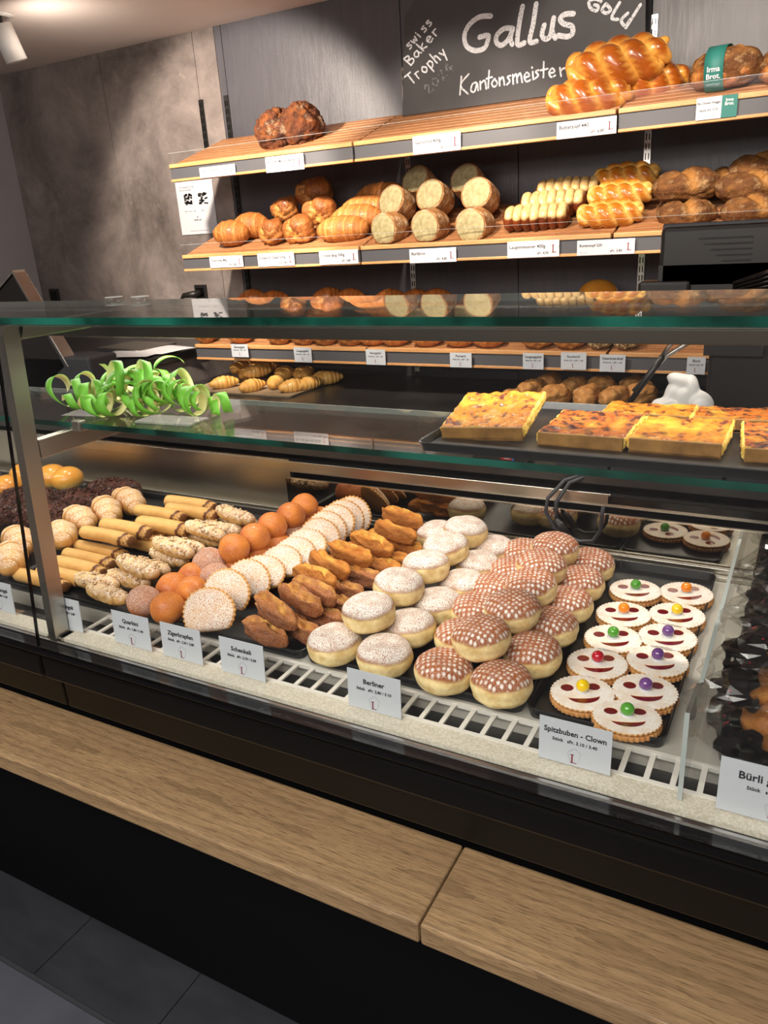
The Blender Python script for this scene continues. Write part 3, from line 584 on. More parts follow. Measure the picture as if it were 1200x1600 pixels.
for i, x in enumerate((-1.245, -1.173)):
    t = thing('glass_disc', ('left', 'right')[i]+' of two small clear discs on the top glass', 'disc', (x, 1.145, 1.4725), 0, 'clear discs on the top glass')
    MB().tube([(0, 0, 0), (0, 0, .007)], .018, 24).build('disc_body', MT['acrylic'], t, True); MB().tube([(0, 0, .007), (0, 0, .008)], .0175, 24).build('disc_rim', MT['acryledge'], t)
# divider
dv = thing('acrylic_divider', 'clear acrylic divider between clown biscuits and bagged rolls', 'divider', (-.083, .86, .868))
yz = Matrix(((0, 0, 1, 0), (1, 0, 0, 0), (0, 1, 0, 0), (0, 0, 0, 1)))
MB().prism([(.006, 0), (.74, 0), (.74, .085), (.155, .085), (.11, .11), (.006, .13)], -.0025, .0025, M=yz).build('plate', MT['acrylic'], dv)
MB().prism([(.155, .085), (.74, .085), (.74, .0875), (.155, .0875)], -.003, .003, M=yz).build('polished_edge', MT['acryledge'], dv)
MB().prism([(.0, 0), (.005, 0), (.005, .13), (.0, .13)], -.003, .003, M=yz).build('front_edge', MT['acryledge'], dv)
box('foot', (-.035, .04), (.045, .085), (0, .002), MT['acrylic'], dv); box('foot_web', (-.003, .038), (.083, .086), (0, .035), MT['acrylic'], dv)
# ---------------------------------------------------------------- oak ledge
for i, (a, b, lab) in enumerate(((XL, -.3865, 'left oak board of the bag ledge along the counter front'), (-.3845, XR, 'right oak board of the bag ledge along the counter front'))):
    L = thing('oak_ledge', lab, 'ledge', (a, .778, .638), 0, 'oak boards of the bag ledge')
    box('board', (0, b-a), (-.08, .08), (0, .037), MT['oak'], L, .004)
bk = box('ledge_bracket', (-.402, -.36), (.712, .865), (.628, .638), MT['steel_dull'], None, .002); tag(bk, 'small grey bracket under the joint of the oak boards', 'bracket')
# ---------------------------------------------------------------- trays in the case
def tray(name, label, x, y, z, mat='trayblack', h=.018, group='black baking trays', rz=0, r=.018):
    X, Y = x[1]-x[0], y[1]-y[0]
    def loop(inset, zz):
        P = []; rr = max(r-inset, .004)
        for cx, cy, a0 in ((X-rr-inset, Y-rr-inset, 0), (rr+inset, Y-rr-inset, 90), (rr+inset, rr+inset, 180), (X-rr-inset, rr+inset, 270)):
            for k in range(6): a = math.radians(a0+k*18); P.append((cx+rr*math.cos(a)-X/2, cy+rr*math.sin(a)-Y/2, zz))
        return P
    rings = [loop(0.004, 0), loop(0, h), loop(.0015, h+.001), loop(.003, h), loop(.008, .003)]
    n = 24; V = [p for r_ in rings for p in r_]; Fc = [tuple(range(n))[::-1]]
    for j in range(4):
        for i in range(n): Fc.append((j*n+i, j*n+(i+1) % n, (j+1)*n+(i+1) % n, (j+1)*n+i))
    Fc.append(tuple(4*n+i for i in range(n)))
    me = mesh(name, V, Fc, MT[mat], smooth=False)
    return tag(ob(name, me, None, ((x[0]+x[1])/2, (y[0]+y[1])/2, z), (0, 0, rz)), label, 'tray', group)
TY = (.955, 1.545)
tray('baking_tray', 'narrow black tray holding the smiling jam biscuits', (-.322, -.117), TY, .865)
tray('baking_tray', 'black tray under the sugared berliners', (-.728, -.326), TY, .865)
tray('baking_tray', 'black tray under orange dough balls, crimped pastries and fried sticks', (-1.134, -.732), TY, .865)
tray('baking_tray', 'black tray under the nut rolls and sugared sticks', (-1.54, -1.138), TY, .865)
tray('baking_tray', 'black tray at left under sugared horns and chocolate flake cakes', (-1.95, -1.545), TY, .865)
tray('baking_tray', 'black tray at the far left edge under round golden buns', (-2.36, -1.955), TY, .865)
tray('baking_tray', 'black tray right of the divider under the bagged rolls', (-.052, .35), TY, .865)
# ---------------------------------------------------------------- price cards in the case
def case_card(cx, title, price, label, w_=.094, h_=.069, cut=None, y=.868, rx=-.06, big=.0115):
    t = thing('price_card', label, 'price card', (cx, y, .869), rot=(rx, 0, 0))
    card = box('card', (-w_/2, w_/2), (-.0006, .0006), (.002, h_), MT['card'], t)
    box('card_holder', (-w_/2, w_/2), (.0008, .0016), (0, h_*.96), MT['acrylic'], t); box('holder_foot', (-w_/2, w_/2), (.0008, .022), (0, .0012), MT['acrylic'], t)
    t = card; text(t, title, big, 0, h_*.69, MT['ink'], -.0008, bold=.02, width=w_*.86); text(t, price, .0068, 0, h_*.52, MT['ink'], -.0008, bold=.02)
    logo(t, 0, h_*.2, .018, -.0008)
case_card(-.222, 'Spitzbuben - Clown', 'Stück   sFr. 3.10 / 3.40', 'price card reading Spitzbuben - Clown', .099)
case_card(-.535, 'Berliner', 'Stück   sFr. 2.80 / 3.10', 'price card reading Berliner')
case_card(-.793, 'Schenkeli', 'Stück   sFr. 2.70 / 3.00', 'price card reading Schenkeli')
case_card(-.930, 'Zigerkrapfen', 'Stück   sFr. 2.50 / 2.80', 'price card reading Zigerkrapfen')
case_card(-1.053, 'Quarkini', 'Stück   sFr. 1.80 / 1.90', 'price card reading Quarkini')
case_card(-1.235, 'Nussstängeli', 'Stück   sFr. 2.50 / 2.80', 'price card half hidden behind the steel post')
case_card(-1.437, 'Schoggistangel', 'Stück   sFr. 2.80 / 3.20', 'price card at the far left edge, reading Stangel')
case_card(.022, 'Bürli gemischt', 'Stück   sFr. 4.50 / 4.80', 'price card in the right corner in front of the bagged rolls', .125, .078, y=.862, big=.0145)
# ---------------------------------------------------------------- food materials
FM = {}
FM['ber'] = food('berliner', '#a0602f', '#824a24', 14, c3='#f2dda6', sugar=(620, .40, .92, .25), rough=.65, bump=.25, sss=.08)
FM['waf'] = food('waffle_berliner', '#ac5c1e', '#8e4614', 14, c3='#f2dda6', sugar=(480, .5, .8, .2), dots=True, rough=.6, bump=.25, sss=.08)
FM['ball'] = food('fried_ball', '#d67f24', '#ad5318', 14, sugar=(900, .57, .4, -.9), rough=.5, coat=.12, bump=.35, bs=260)
FM['ball2'] = food('dusted_ball', '#b06a3a', '#8c4c26', 9, sugar=(800, .49, .65, -.6), rough=.7, bump=.35, bs=260)
FM['schen'] = food('fried_stick', '#b06a30', '#8a4c20', 16, c3='#d9a45a', sugar=(900, .57, .45, -.8), rough=.6, bump=1., bs=150, bd=.006, lo=.42, hi=.58, streak=(.35, 1, 1))
FM['schen2'] = food('golden_fried_stick', '#c87c2c', '#a4601f', 16, c3='#e9b658', sugar=(900, .63, .35, -.8), rough=.5, bump=1., bs=150, bd=.006, lo=.42, hi=.58, streak=(.35, 1, 1))
FM['zig'] = food('crimped_pastry', '#c98f4c', '#a86c34', 22, c3='#d9a050', sugar=(620, .42, .8, .0), rough=.7, bump=.5)
FM['nut'] = food('nut_stick', '#d8ad6a', '#b9864a', 30, c3='#ecd2a0', sugar=(420, .47, .75, -.1), rough=.7, bump=.8, bs=90, bd=.004)
FM['log'] = food('smooth_dough', '#d6ab68', '#bd8c4c', 12, c3='#5a2c18', rough=.5, bump=.25, bs=60)
FM['horn'] = food('sugared_horn', '#dba860', '#bd8442', 14, c3='#b07a3a', sugar=(500, .48, .75, .2), rough=.65, bump=.4)
FM['choc'] = food('chocolate_flakes', '#5c3527', '#38201b', 40, rough=.45, bump=.3)
FM['bun'] = food('golden_bun', '#e2a445', '#c97f2a', 8, c3='#f0cf80', rough=.3, bump=.1, coat=.4)
FM['crust_dark'] = food('dark_crust', '#6e3c20', '#432414', 34, c3='#8a5024', rough=.6, bump=1., bs=110, flour=('#cfb494', 16, .55, .7), bd=.012, lo=.4, hi=.6)
FM['brown'] = food('brown_loaf', '#a0602c', '#774220', 14, c3='#cf9550', rough=.5, bump=.9, bs=70, streak=(6, 1, 1), coat=.08, bd=.006, flour=('#d9a868', 30, .56, .5))
FM['brown2'] = food('light_brown_loaf', '#b06e34', '#8c5223', 12, c3='#cf9450', rough=.5, bump=.9, bs=70, streak=(8, 1, 1), coat=.08, bd=.005, flour=('#dcae70', 30, .56, .5))
FM['burli'] = food('floury_crust', '#b98653', '#8a5a30', 22, flour=('#e2cfae', 30, .5, .7), rough=.7, bump=.9, bs=90, bd=.004)
FM['crumb'] = food('bread_crumb', '#fff6dc', '#f3e4bb', 60, rough=.85, bump=.35, bs=110, bd=.004)
FM['crumb_shaded'] = food('shaded_crumb', '#b0a47c', '#8e845c', 60, rough=.85, bump=.35, bs=110, bd=.004)  # front-row crumb: shading by the clear lip put into the colour
FM['zopf'] = food('glazed_braid', '#a85717', '#86400d', 9, c3='#e8ad52', rough=.28, bump=.12, bs=40, coat=.6)
FM['zopf2'] = food('golden_braid', '#c07722', '#a05816', 9, c3='#eec06a', rough=.3, bump=.12, bs=40, coat=.5)
FM['tess'] = food('lye_bread', '#7a3a1a', '#55240f', 10, c3='#e6c88c', rough=.35, bump=.3, coat=.3)
FM['rye'] = food('floury_dark_crust', '#6b421f', '#4a2a14', 22, c3='#a4733a', rough=.7, bump=1., bs=80, flour=('#c4a070', 22, .54, .6), bd=.009)
FM['croi'] = food('pale_croissant', '#eebd6c', '#d89c48', 16, c3='#f5da9c', rough=.4, bump=.3, streak=(5, 1, 1), coat=.25)
FM['croi_dark'] = food('baked_croissant', '#c9793a', '#9c5220', 16, c3='#dfa868', rough=.35, bump=.3, streak=(5, 1, 1), coat=.3)
FM['roll'] = food('floury_roll', '#c48a4c', '#96622f', 20, c3='#dca868', rough=.65, bump=.9, bs=70, flour=('#e0cba8', 26, .56, .75), bd=.005)
FM['seed'] = food('seeded_roll', '#6e4a2a', '#c9b083', 90, lo=.45, hi=.6, rough=.7, bump=1., bs=160)
FM['bisc'] = food('biscuit_dough', '#d6a064', '#b87c42', 60, c3='#b87c42', rough=.75, bump=.4)
FM['bisctop'] = food('sugared_biscuit', '#dfae74', '#cf9a5c', 50, sugar=(420, .30, .97, .5), rough=.8, bump=.35, bs=400)
FM['jam'] = plain('dark_red_jam', '#6e0f18', .12, coat=.5)
FM['qcrust'] = food('quiche_crust', '#8e6836', '#6c4c24', 30, rough=.7, bump=.3)
FM['qside'] = food('quiche_filling', '#e8cb6e', '#d9a83f', 60, rough=.6, bump=1., bs=120, bd=.006)
FM['qtop'] = food('browned_cheese_top', '#cc861c', '#ae5a10', 75, c3='#e4b43a', spots=('#5c2412', 70, .54), rough=.33, bump=1., bs=110, coat=.12, bd=.01)
FM['qtop2'] = food('dark_browned_cheese_top', '#bb6a18', '#8c3c10', 80, c3='#dca034', spots=('#3a1410', 64, .5), rough=.3, bump=1., bs=110, coat=.12, bd=.01)
def inst(me, name, loc, label, cat, group, rot=(0, 0, 0), sc=1): return tag(ob(name, me, None, loc, rot, sc), label, cat, group)
ORD = ['first', 'second', 'third', 'fourth', 'fifth', 'sixth', 'seventh', 'eighth', 'ninth', 'tenth', 'eleventh', 'twelfth', 'thirteenth', 'fourteenth', 'fifteenth']
rnd = random.Random(3)
# ---------------------------------------------------------------- berliners
def berliner(name, mat, seed, R=.0485, H=.058):
    def f(th, ph):
        c = max(math.cos(ph), 0)**.62; z = math.sin(ph)
        z = math.copysign(abs(z)**.9, z)*H/2*(1.08 if z > 0 else .92)
        r = R*c*(1+.03*nz((math.cos(th), math.sin(th), z*20), 1.3, seed))
        band = math.exp(-((z+.006+.003*math.sin(th*2+seed))/.0055)**2); r *= 1-.03*band
        p = Vector((r*math.cos(th), r*math.sin(th), z)); p += p.normalized()*nz(p, 60, seed)*.0012
        e_ = z-.012-.0035*nz((math.cos(th), math.sin(th), 0), 2, seed+2); a = 1-min(max((e_+.002)/.004, 0), 1)
        if z < -.02: a *= max(0, 1-(-.02-z)/.008)*.5+.5
        if p.z < -H*.44: p.z = -H*.44+(p.z+H*.44)*.1
        return p, a
    V, Fc, A = sph(48, 30, f); return mesh(name, V, Fc, mat, A)
BM = [berliner('sugared_berliner', FM['ber'], s) for s in (1, 2, 3)]; WM = [berliner('dotted_berliner', FM['waf'], s+5) for s in (1, 2, 3)]
def jit(a=.06): return (rnd.uniform(-a, a), rnd.uniform(-a, a), rnd.uniform(0, 6.28))
LB0 = ['in the front left corner, bottom layer', 'at the very front, right of the corner one, bottom layer', 'second of the bottom right row', 'third of the bottom right row', 'fourth of the bottom right row', 'fifth of the bottom right row', 'rearmost of the bottom right row', 'at the back left, behind the raised row']
for i, p in enumerate(BER0): inst(BM[i % 3], 'sugared_berliner', p, 'sugar-dusted berliner '+LB0[i], 'doughnut', 'sugar-dusted berliners', jit())
for i, p in enumerate(BER1): inst(BM[(i+1) % 3], 'sugared_berliner', p, 'sugar-dusted berliner on top, %s from the front of the raised row' % ORD[i], 'doughnut', 'sugar-dusted berliners', (rnd.uniform(0, .12), rnd.uniform(-.08, .08), i*1.7))
LW = ['in the front left corner', 'in the front right corner', 'second in the right bottom row', 'third in the right bottom row', 'fourth in the right bottom row', 'fifth in the right bottom row', 'rearmost in the right bottom row',
      'peeking out left under the front raised one', 'left of the second raised one', 'left of the third raised one', 'left of the fourth raised one', 'left of the rearmost raised one']
for i, p in enumerate(WAF0): inst(WM[i % 3], 'dotted_berliner', p, 'dot-patterned sugar berliner '+LW[i], 'doughnut', 'dot-patterned berliners', (rnd.uniform(-.06, .06), rnd.uniform(-.06, .06), rnd.uniform(-.5, .5)))
for i, p in enumerate(WAF1): inst(WM[(i+1) % 3], 'dotted_berliner', p, 'dot-patterned sugar berliner on top, %s from the front' % ORD[i], 'doughnut', 'dot-patterned berliners', (rnd.uniform(0, .12), rnd.uniform(-.08, .08), rnd.uniform(-.5, .5)))
# ---------------------------------------------------------------- clown biscuits
def flat_curve(loops, ext, bev):
    c = bpy.data.curves.new('c', 'CURVE'); c.dimensions = '2D'; c.fill_mode = 'BOTH'; c.extrude = ext; c.bevel_depth = bev; c.bevel_resolution = 1
    for L in loops:
        s = c.splines.new('POLY'); s.points.add(len(L)-1); s.use_cyclic_u = True
        for q, (x, y) in zip(s.points, L): q.co = (x, y, 0, 1)
    o = bpy.data.objects.new('c', c); COL.objects.link(o); bpy.context.view_layer.update()
    me = bpy.data.meshes.new_from_object(o.evaluated_get(bpy.context.evaluated_depsgraph_get())); bpy.data.objects.remove(o); me.materials.clear(); return me
def scal(R, n=38, am=.0011): return [((R+am*math.cos(n*a))*math.cos(a), (R+am*math.cos(n*a))*math.sin(a)) for a in [2*PI*k/(n*6) for k in range(n*6)]]
def ell(cx, cy, rx, ry, n=28): return [(cx+rx*math.cos(-2*PI*k/n), cy+ry*math.sin(-2*PI*k/n)) for k in range(n)]
cres = [(x, -.009-.020*math.sqrt(max(0, 1-(x/.025)**2))) for x in [.025*math.cos(PI*k/20) for k in range(21)]]+[(x, -.009-.006*math.sqrt(max(0, 1-(x/.025)**2))) for x in [-.025*math.cos(PI*k/20) for k in range(1, 20)]]
top_me = flat_curve([scal(.0475), ell(-.0205, .015, .0104, .0104), ell(.0205, .015, .0104, .0104), cres], .0011, .0006); top_me.materials.append(FM['bisctop'])
base_me = flat_curve([scal(.048)], .003, .0008); base_me.materials.append(FM['bisc']); jam_me = flat_curve([ell(0, 0, .044, .044, 40)], .0016, .0004); jam_me.materials.append(FM['jam'])
def ball_me(mat, r): V, Fc, A = sph(24, 16, lambda th, ph: (Vector((math.cos(ph)*math.cos(th), math.cos(ph)*math.sin(th), math.sin(ph)))*r, 0)); return mesh('candy', V, Fc, mat)
CN = {'green': '#4f9a32', 'yellow': '#f2c90c', 'purple': '#6d4385', 'red': '#b3182b', 'orange': '#f28a10'}
CNM = {k: ball_me(plain('%s_candy' % k, v, .12, coat=.6), .0102) for k, v in CN.items()}
cols = ['green', 'yellow', 'purple', 'red', 'purple', 'green', 'purple', 'orange', 'yellow', 'green', 'orange']
where = ['frontmost, overlapping two others', 'in the front row at left', 'in the front row at right', 'the only one with that colour', 'second row on the right', 'third row on the left', 'third row on the right', 'fourth row on the left', 'fourth row on the right', 'in the rear left corner', 'in the rear right corner']
for i, p in enumerate(CLO):
    rz = .345+rnd.uniform(-.08, .08); rx, ry = (0, 0)
    z = .872
    if i == 0: z = .8755; rx = -.09
    t = thing('clown_biscuit', 'round jam biscuit with smiling face and %s candy nose, %s' % (cols[i], where[i]), 'biscuit', (p[0], p[1], z), group='smiling jam biscuits', rot=(rx, 0, rz))
    ob('biscuit_base', base_me, t, (0, 0, .0035)); ob('jam_filling', jam_me, t, (0, 0, .0100)); ob('biscuit_top', top_me, t, (0, 0, .0112), (0, 0, .1)); ob('candy_nose', CNM[cols[i]], t, (.001, .005, .0218))
    MB().tube([(0, .004, .0125), (0, .004, .0148)], .0095, 16).build('icing_dab', MT['paper'], t, True)
# ---------------------------------------------------------------- dough balls
def ballm(name, mat, seed, R=.034): V, Fc, A = blob(R, R*1.03, R*.95, 32, 20, amp=.002, fr=30, seed=seed, flat=.9, amp2=.0006, fr2=150); return mesh(name, V, Fc, mat)
B1 = [ballm('quark_ball', FM['ball'], s) for s in (1, 2)]; B2 = [ballm('quark_ball', FM['ball2'], s+4) for s in (1, 2)]
LQ = ['front left, dusted', 'frontmost, by the card', 'behind the two front ones, left', 'in the second row at right', 'low behind the second row', 'low beside the first crimped pastries', 'low under the foremost raised ball', 'fifth low one along the crimped pastries', 'sixth low one along the crimped pastries', 'seventh low one, dusted', 'second last low one, golden', 'rearmost low one']
for i, p in enumerate(BAL0): inst((B2 if i in (0, 9, 5) else B1)[i % 2], 'quark_ball', p, 'sugared orange dough ball '+LQ[i], 'dough ball', 'sugared dough balls', jit(.5))
inst(B2[0], 'quark_ball', BAL1[0], 'brown dusted dough ball below and left of the topmost front ball', 'dough ball', 'sugared dough balls', jit(.5), 1.05)
for i, p in enumerate(BAL2): inst(B1[i % 2], 'quark_ball', p, 'orange dough ball on top of the pile, %s from the front' % ORD[i], 'dough ball', 'sugared dough balls', jit(.5))
for q, p in enumerate(((-1.075, 1.19, .902), (-1.08, 1.26, .902), (-1.085, 1.33, .902), (-1.08, 1.40, .902), (-1.075, 1.46, .902))):
    inst(B1[q % 2], 'quark_ball', p, 'orange dough ball low in the left column, %s from the front' % ORD[q], 'dough ball', 'sugared dough balls', jit(.5))
# ---------------------------------------------------------------- crimped pastries
def crimp(seed):
    R = .051
    def f(th, ph):
        c = max(math.cos(ph), 0)**.35; s_ = math.sin(ph); rr = R*(1+.02*math.sin(3*th+seed))
        rim = c**6; puff = max(0, 1-c**3)
        z = s_*.004+(math.copysign(1, s_)*.011*(1-c**2.2) if abs(s_) > .02 else 0)
        if c > .93: rr *= 1+.022*math.sin(th*34); z += .0012*math.sin(th*34)
        y = rr*c*math.sin(th); y = max(y, -.030-.2*abs(y+.03)) if y < -.03 else y
        p = Vector((rr*c*math.cos(th), y, z)); p.z += nz(p, 30, seed)*.002
        return p, min(1, max(0, (c-.9)*12))
    V, Fc, A = sph(140, 26, f); return mesh('crimped_pastry', V, Fc, FM['zig'], A)
ZM = [crimp(1), crimp(2), crimp(3)]
for i, p in enumerate(ZIG):
    tilt = [1.0, .95, .8, .55, .5, .5, .6, .95, .9, 1.0, 1.05, 1.1][i]
    inst(ZM[i % 3], 'crimped_pastry', (p[0], p[1], p[2]+(.006 if i < 2 else 0)), 'sugar-dusted half-moon pastry with crimped rim, %s from the front of its column' % ORD[i], 'pastry', 'crimped sugar-dusted pastries', (tilt, rnd.uniform(-.06, .06), .38+rnd.uniform(-.15, .15)))
# ---------------------------------------------------------------- fried sticks
def stick(name, mat, seed, L=.114, R=.019):
    def fn(p, d):
        t_ = p.x/(L/2); vy = p.y/R-.3*math.sin(3.1*t_+seed*2)-.35*nz((p.x, 0, 0), 60, seed)
        a = 0; rid = 1-abs(nz((p.x*.35, p.y, p.z), 48, seed+3))*2.4
        p = p+d.normalized()*(.0042*rid-.002)*(.35+.65*max(0, d.z+.4))
        if d.z > -.1:
            g = math.exp(-(vy/.2)**2); lip = math.exp(-((vy-.5)/.22)**2)+.8*math.exp(-((vy+.5)/.2)**2)
            p = p+Vector((0, 0, 1))*(-.007*g+.0055*lip*(.6+.8*abs(nz(p, 50, seed+1))))*(1-abs(t_)**5)
            a = min(1, max(0, math.exp(-(vy/.42)**2)*(1-t_*t_)*(.5+1.6*nz(p, 70, seed+6))*1.4))
        return p, a
    V, Fc, A = blob(L/2, R*1.05, R*.95, 60, 44, e=.55, amp=.004, fr=22, seed=seed, fn=fn, amp2=.002, fr2=110, flat=.9)
    return mesh(name, V, Fc, mat, A)
SM = [stick('fried_dough_stick', FM['schen'], s) for s in (1, 2, 3)]; SM2 = [stick('fried_dough_stick', FM['schen2'], s) for s in (4, 5, 6)]
for i, p in enumerate(SCH1): inst((SM if i < 3 else SM2)[i % 3], 'fried_dough_stick', p, 'cracked fried dough stick on top of the pile, %s from the front' % ORD[i], 'pastry', 'fried dough sticks', (rnd.uniform(-.2, .2), .1+rnd.uniform(-.08, .08), -.27+.02*i+rnd.uniform(-.07, .07)))
for i, p in enumerate(SCH0): inst(SM[i % 3] if i < 6 else SM2[i % 3], 'fried_dough_stick', (p[0]-.012, p[1], p[2]), 'fried dough stick in the lower layer, %s from the front' % ORD[i], 'pastry', 'fried dough sticks', (rnd.uniform(-.3, .3), 0, -.27+.02*i+rnd.uniform(-.1, .1)))
for i in range(7): inst(SM[i % 3] if i < 3 else SM2[i % 3], 'fried_dough_stick', (-.835+.004*i, 1.02+.078*i, .905), 'lower fried dough stick at the left side of its pile, %s from the front' % ORD[i], 'pastry', 'fried dough sticks', (0, 0, -.4))
# ---------------------------------------------------------------- sugared nut sticks
def nutstick(seed, L=.122, R=.0195):
    def rad(t_, a):
        u = abs(t_-.5)*2; g = (t_*6+a/(2*PI)+seed*.3) % 1
        return R*(1-u**5*.55)*(.88+.14*math.sin(PI*g)**.5)*(1+.1*nz((t_*5, math.cos(a), math.sin(a)), 2.2, seed)) if 0 < t_ < 1 else R*.3
    V, Fc, A = sweep(lambda t_: Vector(((t_-.5)*L, .002*math.sin(7*t_+seed), 0)), rad, 60, 26, .92, lambda t_, a: max(0, nz((t_*6, math.cos(a), math.sin(a)), 2, seed+9)*1.2))
    mb = MB(); mb.add(V, Fc, A); r_ = random.Random(seed)
    for k in range(46):    # almond flakes stuck on
        x = r_.uniform(-.45, .45)*L; a = r_.uniform(.2, 2.9); rr = R*math.sqrt(max(0, 1-(2*x/L)**4))+.0005
        M = Matrix.Translation((x, rr*math.cos(a), rr*.95*math.sin(a))) @ Matrix.Rotation(a-PI/2, 4, 'X') @ Euler((r_.uniform(-.5, .5), r_.uniform(-.5, .5), r_.uniform(0, 6)), 'XYZ').to_matrix().to_4x4()
        n = 7; w_ = r_.uniform(.003, .0055); mb.prism([(w_*math.cos(2*PI*q/n), w_*.7*math.sin(2*PI*q/n)) for q in range(n)], 0, .0008, M=M)
    return mesh('sugared_nut_stick', mb.V, mb.F, FM['nut'], mb.A)
NM = [nutstick(s) for s in (1, 2, 3)]
for i, p in enumerate(NUT): inst(NM[i % 3], 'sugared_nut_stick', p, 'flaky sugared nut stick, %s from the front of its row' % ORD[i], 'pastry', 'sugared nut sticks', (rnd.uniform(-.3, .3), 0, -.06+rnd.uniform(-.08, .08)))
inst(NM[1], 'sugared_nut_stick', (-1.30, 1.008, .899), 'flaky sugared nut stick showing only its left end at the front', 'pastry', 'sugared nut sticks', (0, 0, .0))
for i in range(4): inst(NM[i % 3], 'sugared_nut_stick', (-1.215+.0*i, 1.05+.11*i, .93), 'flaky sugared nut stick laid on top, %s from the front' % ORD[i], 'pastry', 'sugared nut sticks', (0, .1, -.1))
# ---------------------------------------------------------------- chocolate-filled rolls
def roll_log(seed, L=.165, R=.0185):
    def rad(t_, a):
        e = min(t_, 1-t_); r = R*(1-.12*math.exp(-(e/.03)**2))*(1+.03*math.sin(a*2+seed))
        seam = .0018 if (a+t_*1.2) % (2*PI) < 1.6 else 0
        if t_ > .84+.03*math.sin(a): r *= .84
        if t_ in (0, 1): r *= .8
        return r+seam
    def at(t_, a):
        if t_ > .985 or t_ < .02: return .9
        q = t_-(.84+.03*math.sin(a)); return .95 if -.01 < q < .035 else (.85 if q > .035 and (a*3+t_*30+seed) % 2 < .7 else 0)
    V, Fc, A = sweep(lambda t_: Vector(((t_-.5)*L, .003*math.sin(t_*3), 0)), rad, 60, 24, .9, at)
    return mesh('chocolate_roll', V, Fc, FM['log'], A)
LM = [roll_log(s) for s in (1, 2, 3)]
for i, p in enumerate(LOG0): inst(LM[i % 3], 'chocolate_roll', (p[0]-.01, p[1], .868+.019), 'smooth rolled pastry with chocolate ends, lower layer, %s from the front' % ORD[i], 'pastry', 'chocolate-filled rolls', (rnd.uniform(-.5, .5), 0, -.02+rnd.uniform(-.05, .05)))
for i, p in enumerate(LOG1): inst(LM[(i+1) % 3], 'chocolate_roll', p, 'smooth rolled pastry with chocolate ends lying on top, %s counted from the front' % ORD[i], 'pastry', 'chocolate-filled rolls', (rnd.uniform(-.5, .5), 0, -.03+rnd.uniform(-.05, .05)))
for i in range(4): inst(LM[i % 3], 'chocolate_roll', (-1.40, 1.26+.062*i, .889), 'rolled pastry under the top ones at the rear, %s from the front' % ORD[i], 'pastry', 'chocolate-filled rolls', (0, 0, -.03))
# ---------------------------------------------------------------- crescents
def crescent(name, mat, L=.11, R=.026, bend=.5, steps=7, seed=0, fz=.85, pw=2., am=.1, nt=70, na=24, a3=.5):
    def path(t_): th = (t_-.5)*2*bend; rr = L/(2*max(math.sin(bend), .05)); return Vector((rr*math.sin(th), rr*(math.cos(th)-1), 0))
    def rad(t_, a):
        u = abs(t_-.5)*2; k = u*steps/2; st = (k % 1)
        r = R*(1-u**pw*.72)*(1-am*st)
        if t_ in (0., 1.): r *= .4
        return r*(1+.05*nz((t_*4, math.cos(a), math.sin(a)), 1.5, seed))
    def at(t_, a):
        u = abs(t_-.5)*2; st = (u*steps/2) % 1; return a3*max(0, st-.55)*2.2
    V, Fc, A = sweep(path, rad, nt, na, fz, at); zf = -fz*R*.8
    V = [Vector((v[0], v[1], max(v[2], zf))) for v in V]
    return mesh(name, V, Fc, mat, A)
HM = [crescent('sugared_horn', FM['horn'], .13, .032, .35, 5, s, .95, 2.4, .22, a3=1.) for s in (1, 2)]
for i, p in enumerate(HORN): inst(HM[i % 2], 'sugared_horn', p, 'sugar-dusted rolled horn, %s from the front of its column' % ORD[i], 'pastry', 'sugar-dusted horns', (0, rnd.uniform(-.1, .1), -.5+rnd.uniform(-.2, .2)), 1.2)
# chocolate flake cakes
def flakecake(seed, X=.19, Y=.11, Z=.045):
    mb = MB(); V, Fc, A = blob(X/2, Y/2, Z/2, 30, 16, e=.55, amp=.004, fr=40, seed=seed); mb.add(V, Fc, A); r_ = random.Random(seed)
    for k in range(900):
        th = r_.uniform(0, 6.283); ph = math.asin(r_.uniform(-.3, 1)); c = math.cos(ph)**.55
        P = Vector((X/2*c*math.cos(th), Y/2*c*math.sin(th), Z/2*math.copysign(abs(math.sin(ph))**.55, math.sin(ph))))
        M = Matrix.Translation(P) @ Euler((r_.uniform(-1.3, 1.3), r_.uniform(-1.3, 1.3), r_.uniform(0, 6)), 'XYZ').to_matrix().to_4x4()
        l = r_.uniform(.004, .0095); w_ = r_.uniform(.002, .005); h = r_.uniform(0, .002)
        mb.add([(-l, -w_, 0), (0, -w_, h), (l, -w_, 0), (l, w_, 0), (0, w_, h), (-l, w_, 0), (-l, -w_, .0008), (0, -w_, h+.0008), (l, -w_, .0008), (l, w_, .0008), (0, w_, h+.0008), (-l, w_, .0008)],
               [(0, 1, 4, 5), (1, 2, 3, 4), (6, 11, 10, 7), (7, 10, 9, 8), (0, 6, 7, 1), (1, 7, 8, 2), (3, 9, 10, 4), (4, 10, 11, 5), (0, 5, 11, 6), (2, 8, 9, 3)], None, 0, M)
    return mesh('chocolate_flake_cake', mb.V, mb.F, FM['choc'], smooth=False)
CM = [flakecake(1), flakecake(2)]
for i, (p, lab) in enumerate((((-1.74, 1.475, .905), 'rearmost long cake covered in dark chocolate flakes'), ((-1.76, 1.365, .905), 'middle chocolate flake cake right of the steel post'), ((-1.78, 1.25, .905), 'chocolate flake cake nearest the sugared horns'), ((-1.90, 1.31, .915), 'reddish chocolate flake cake left of the steel post, rear'), ((-1.93, 1.19, .912), 'chocolate flake cake left of the steel post, front'))):
    inst(CM[i % 2], 'chocolate_flake_cake', p, lab, 'cake', 'chocolate flake cakes', (0, 0, -.12+.05*i))
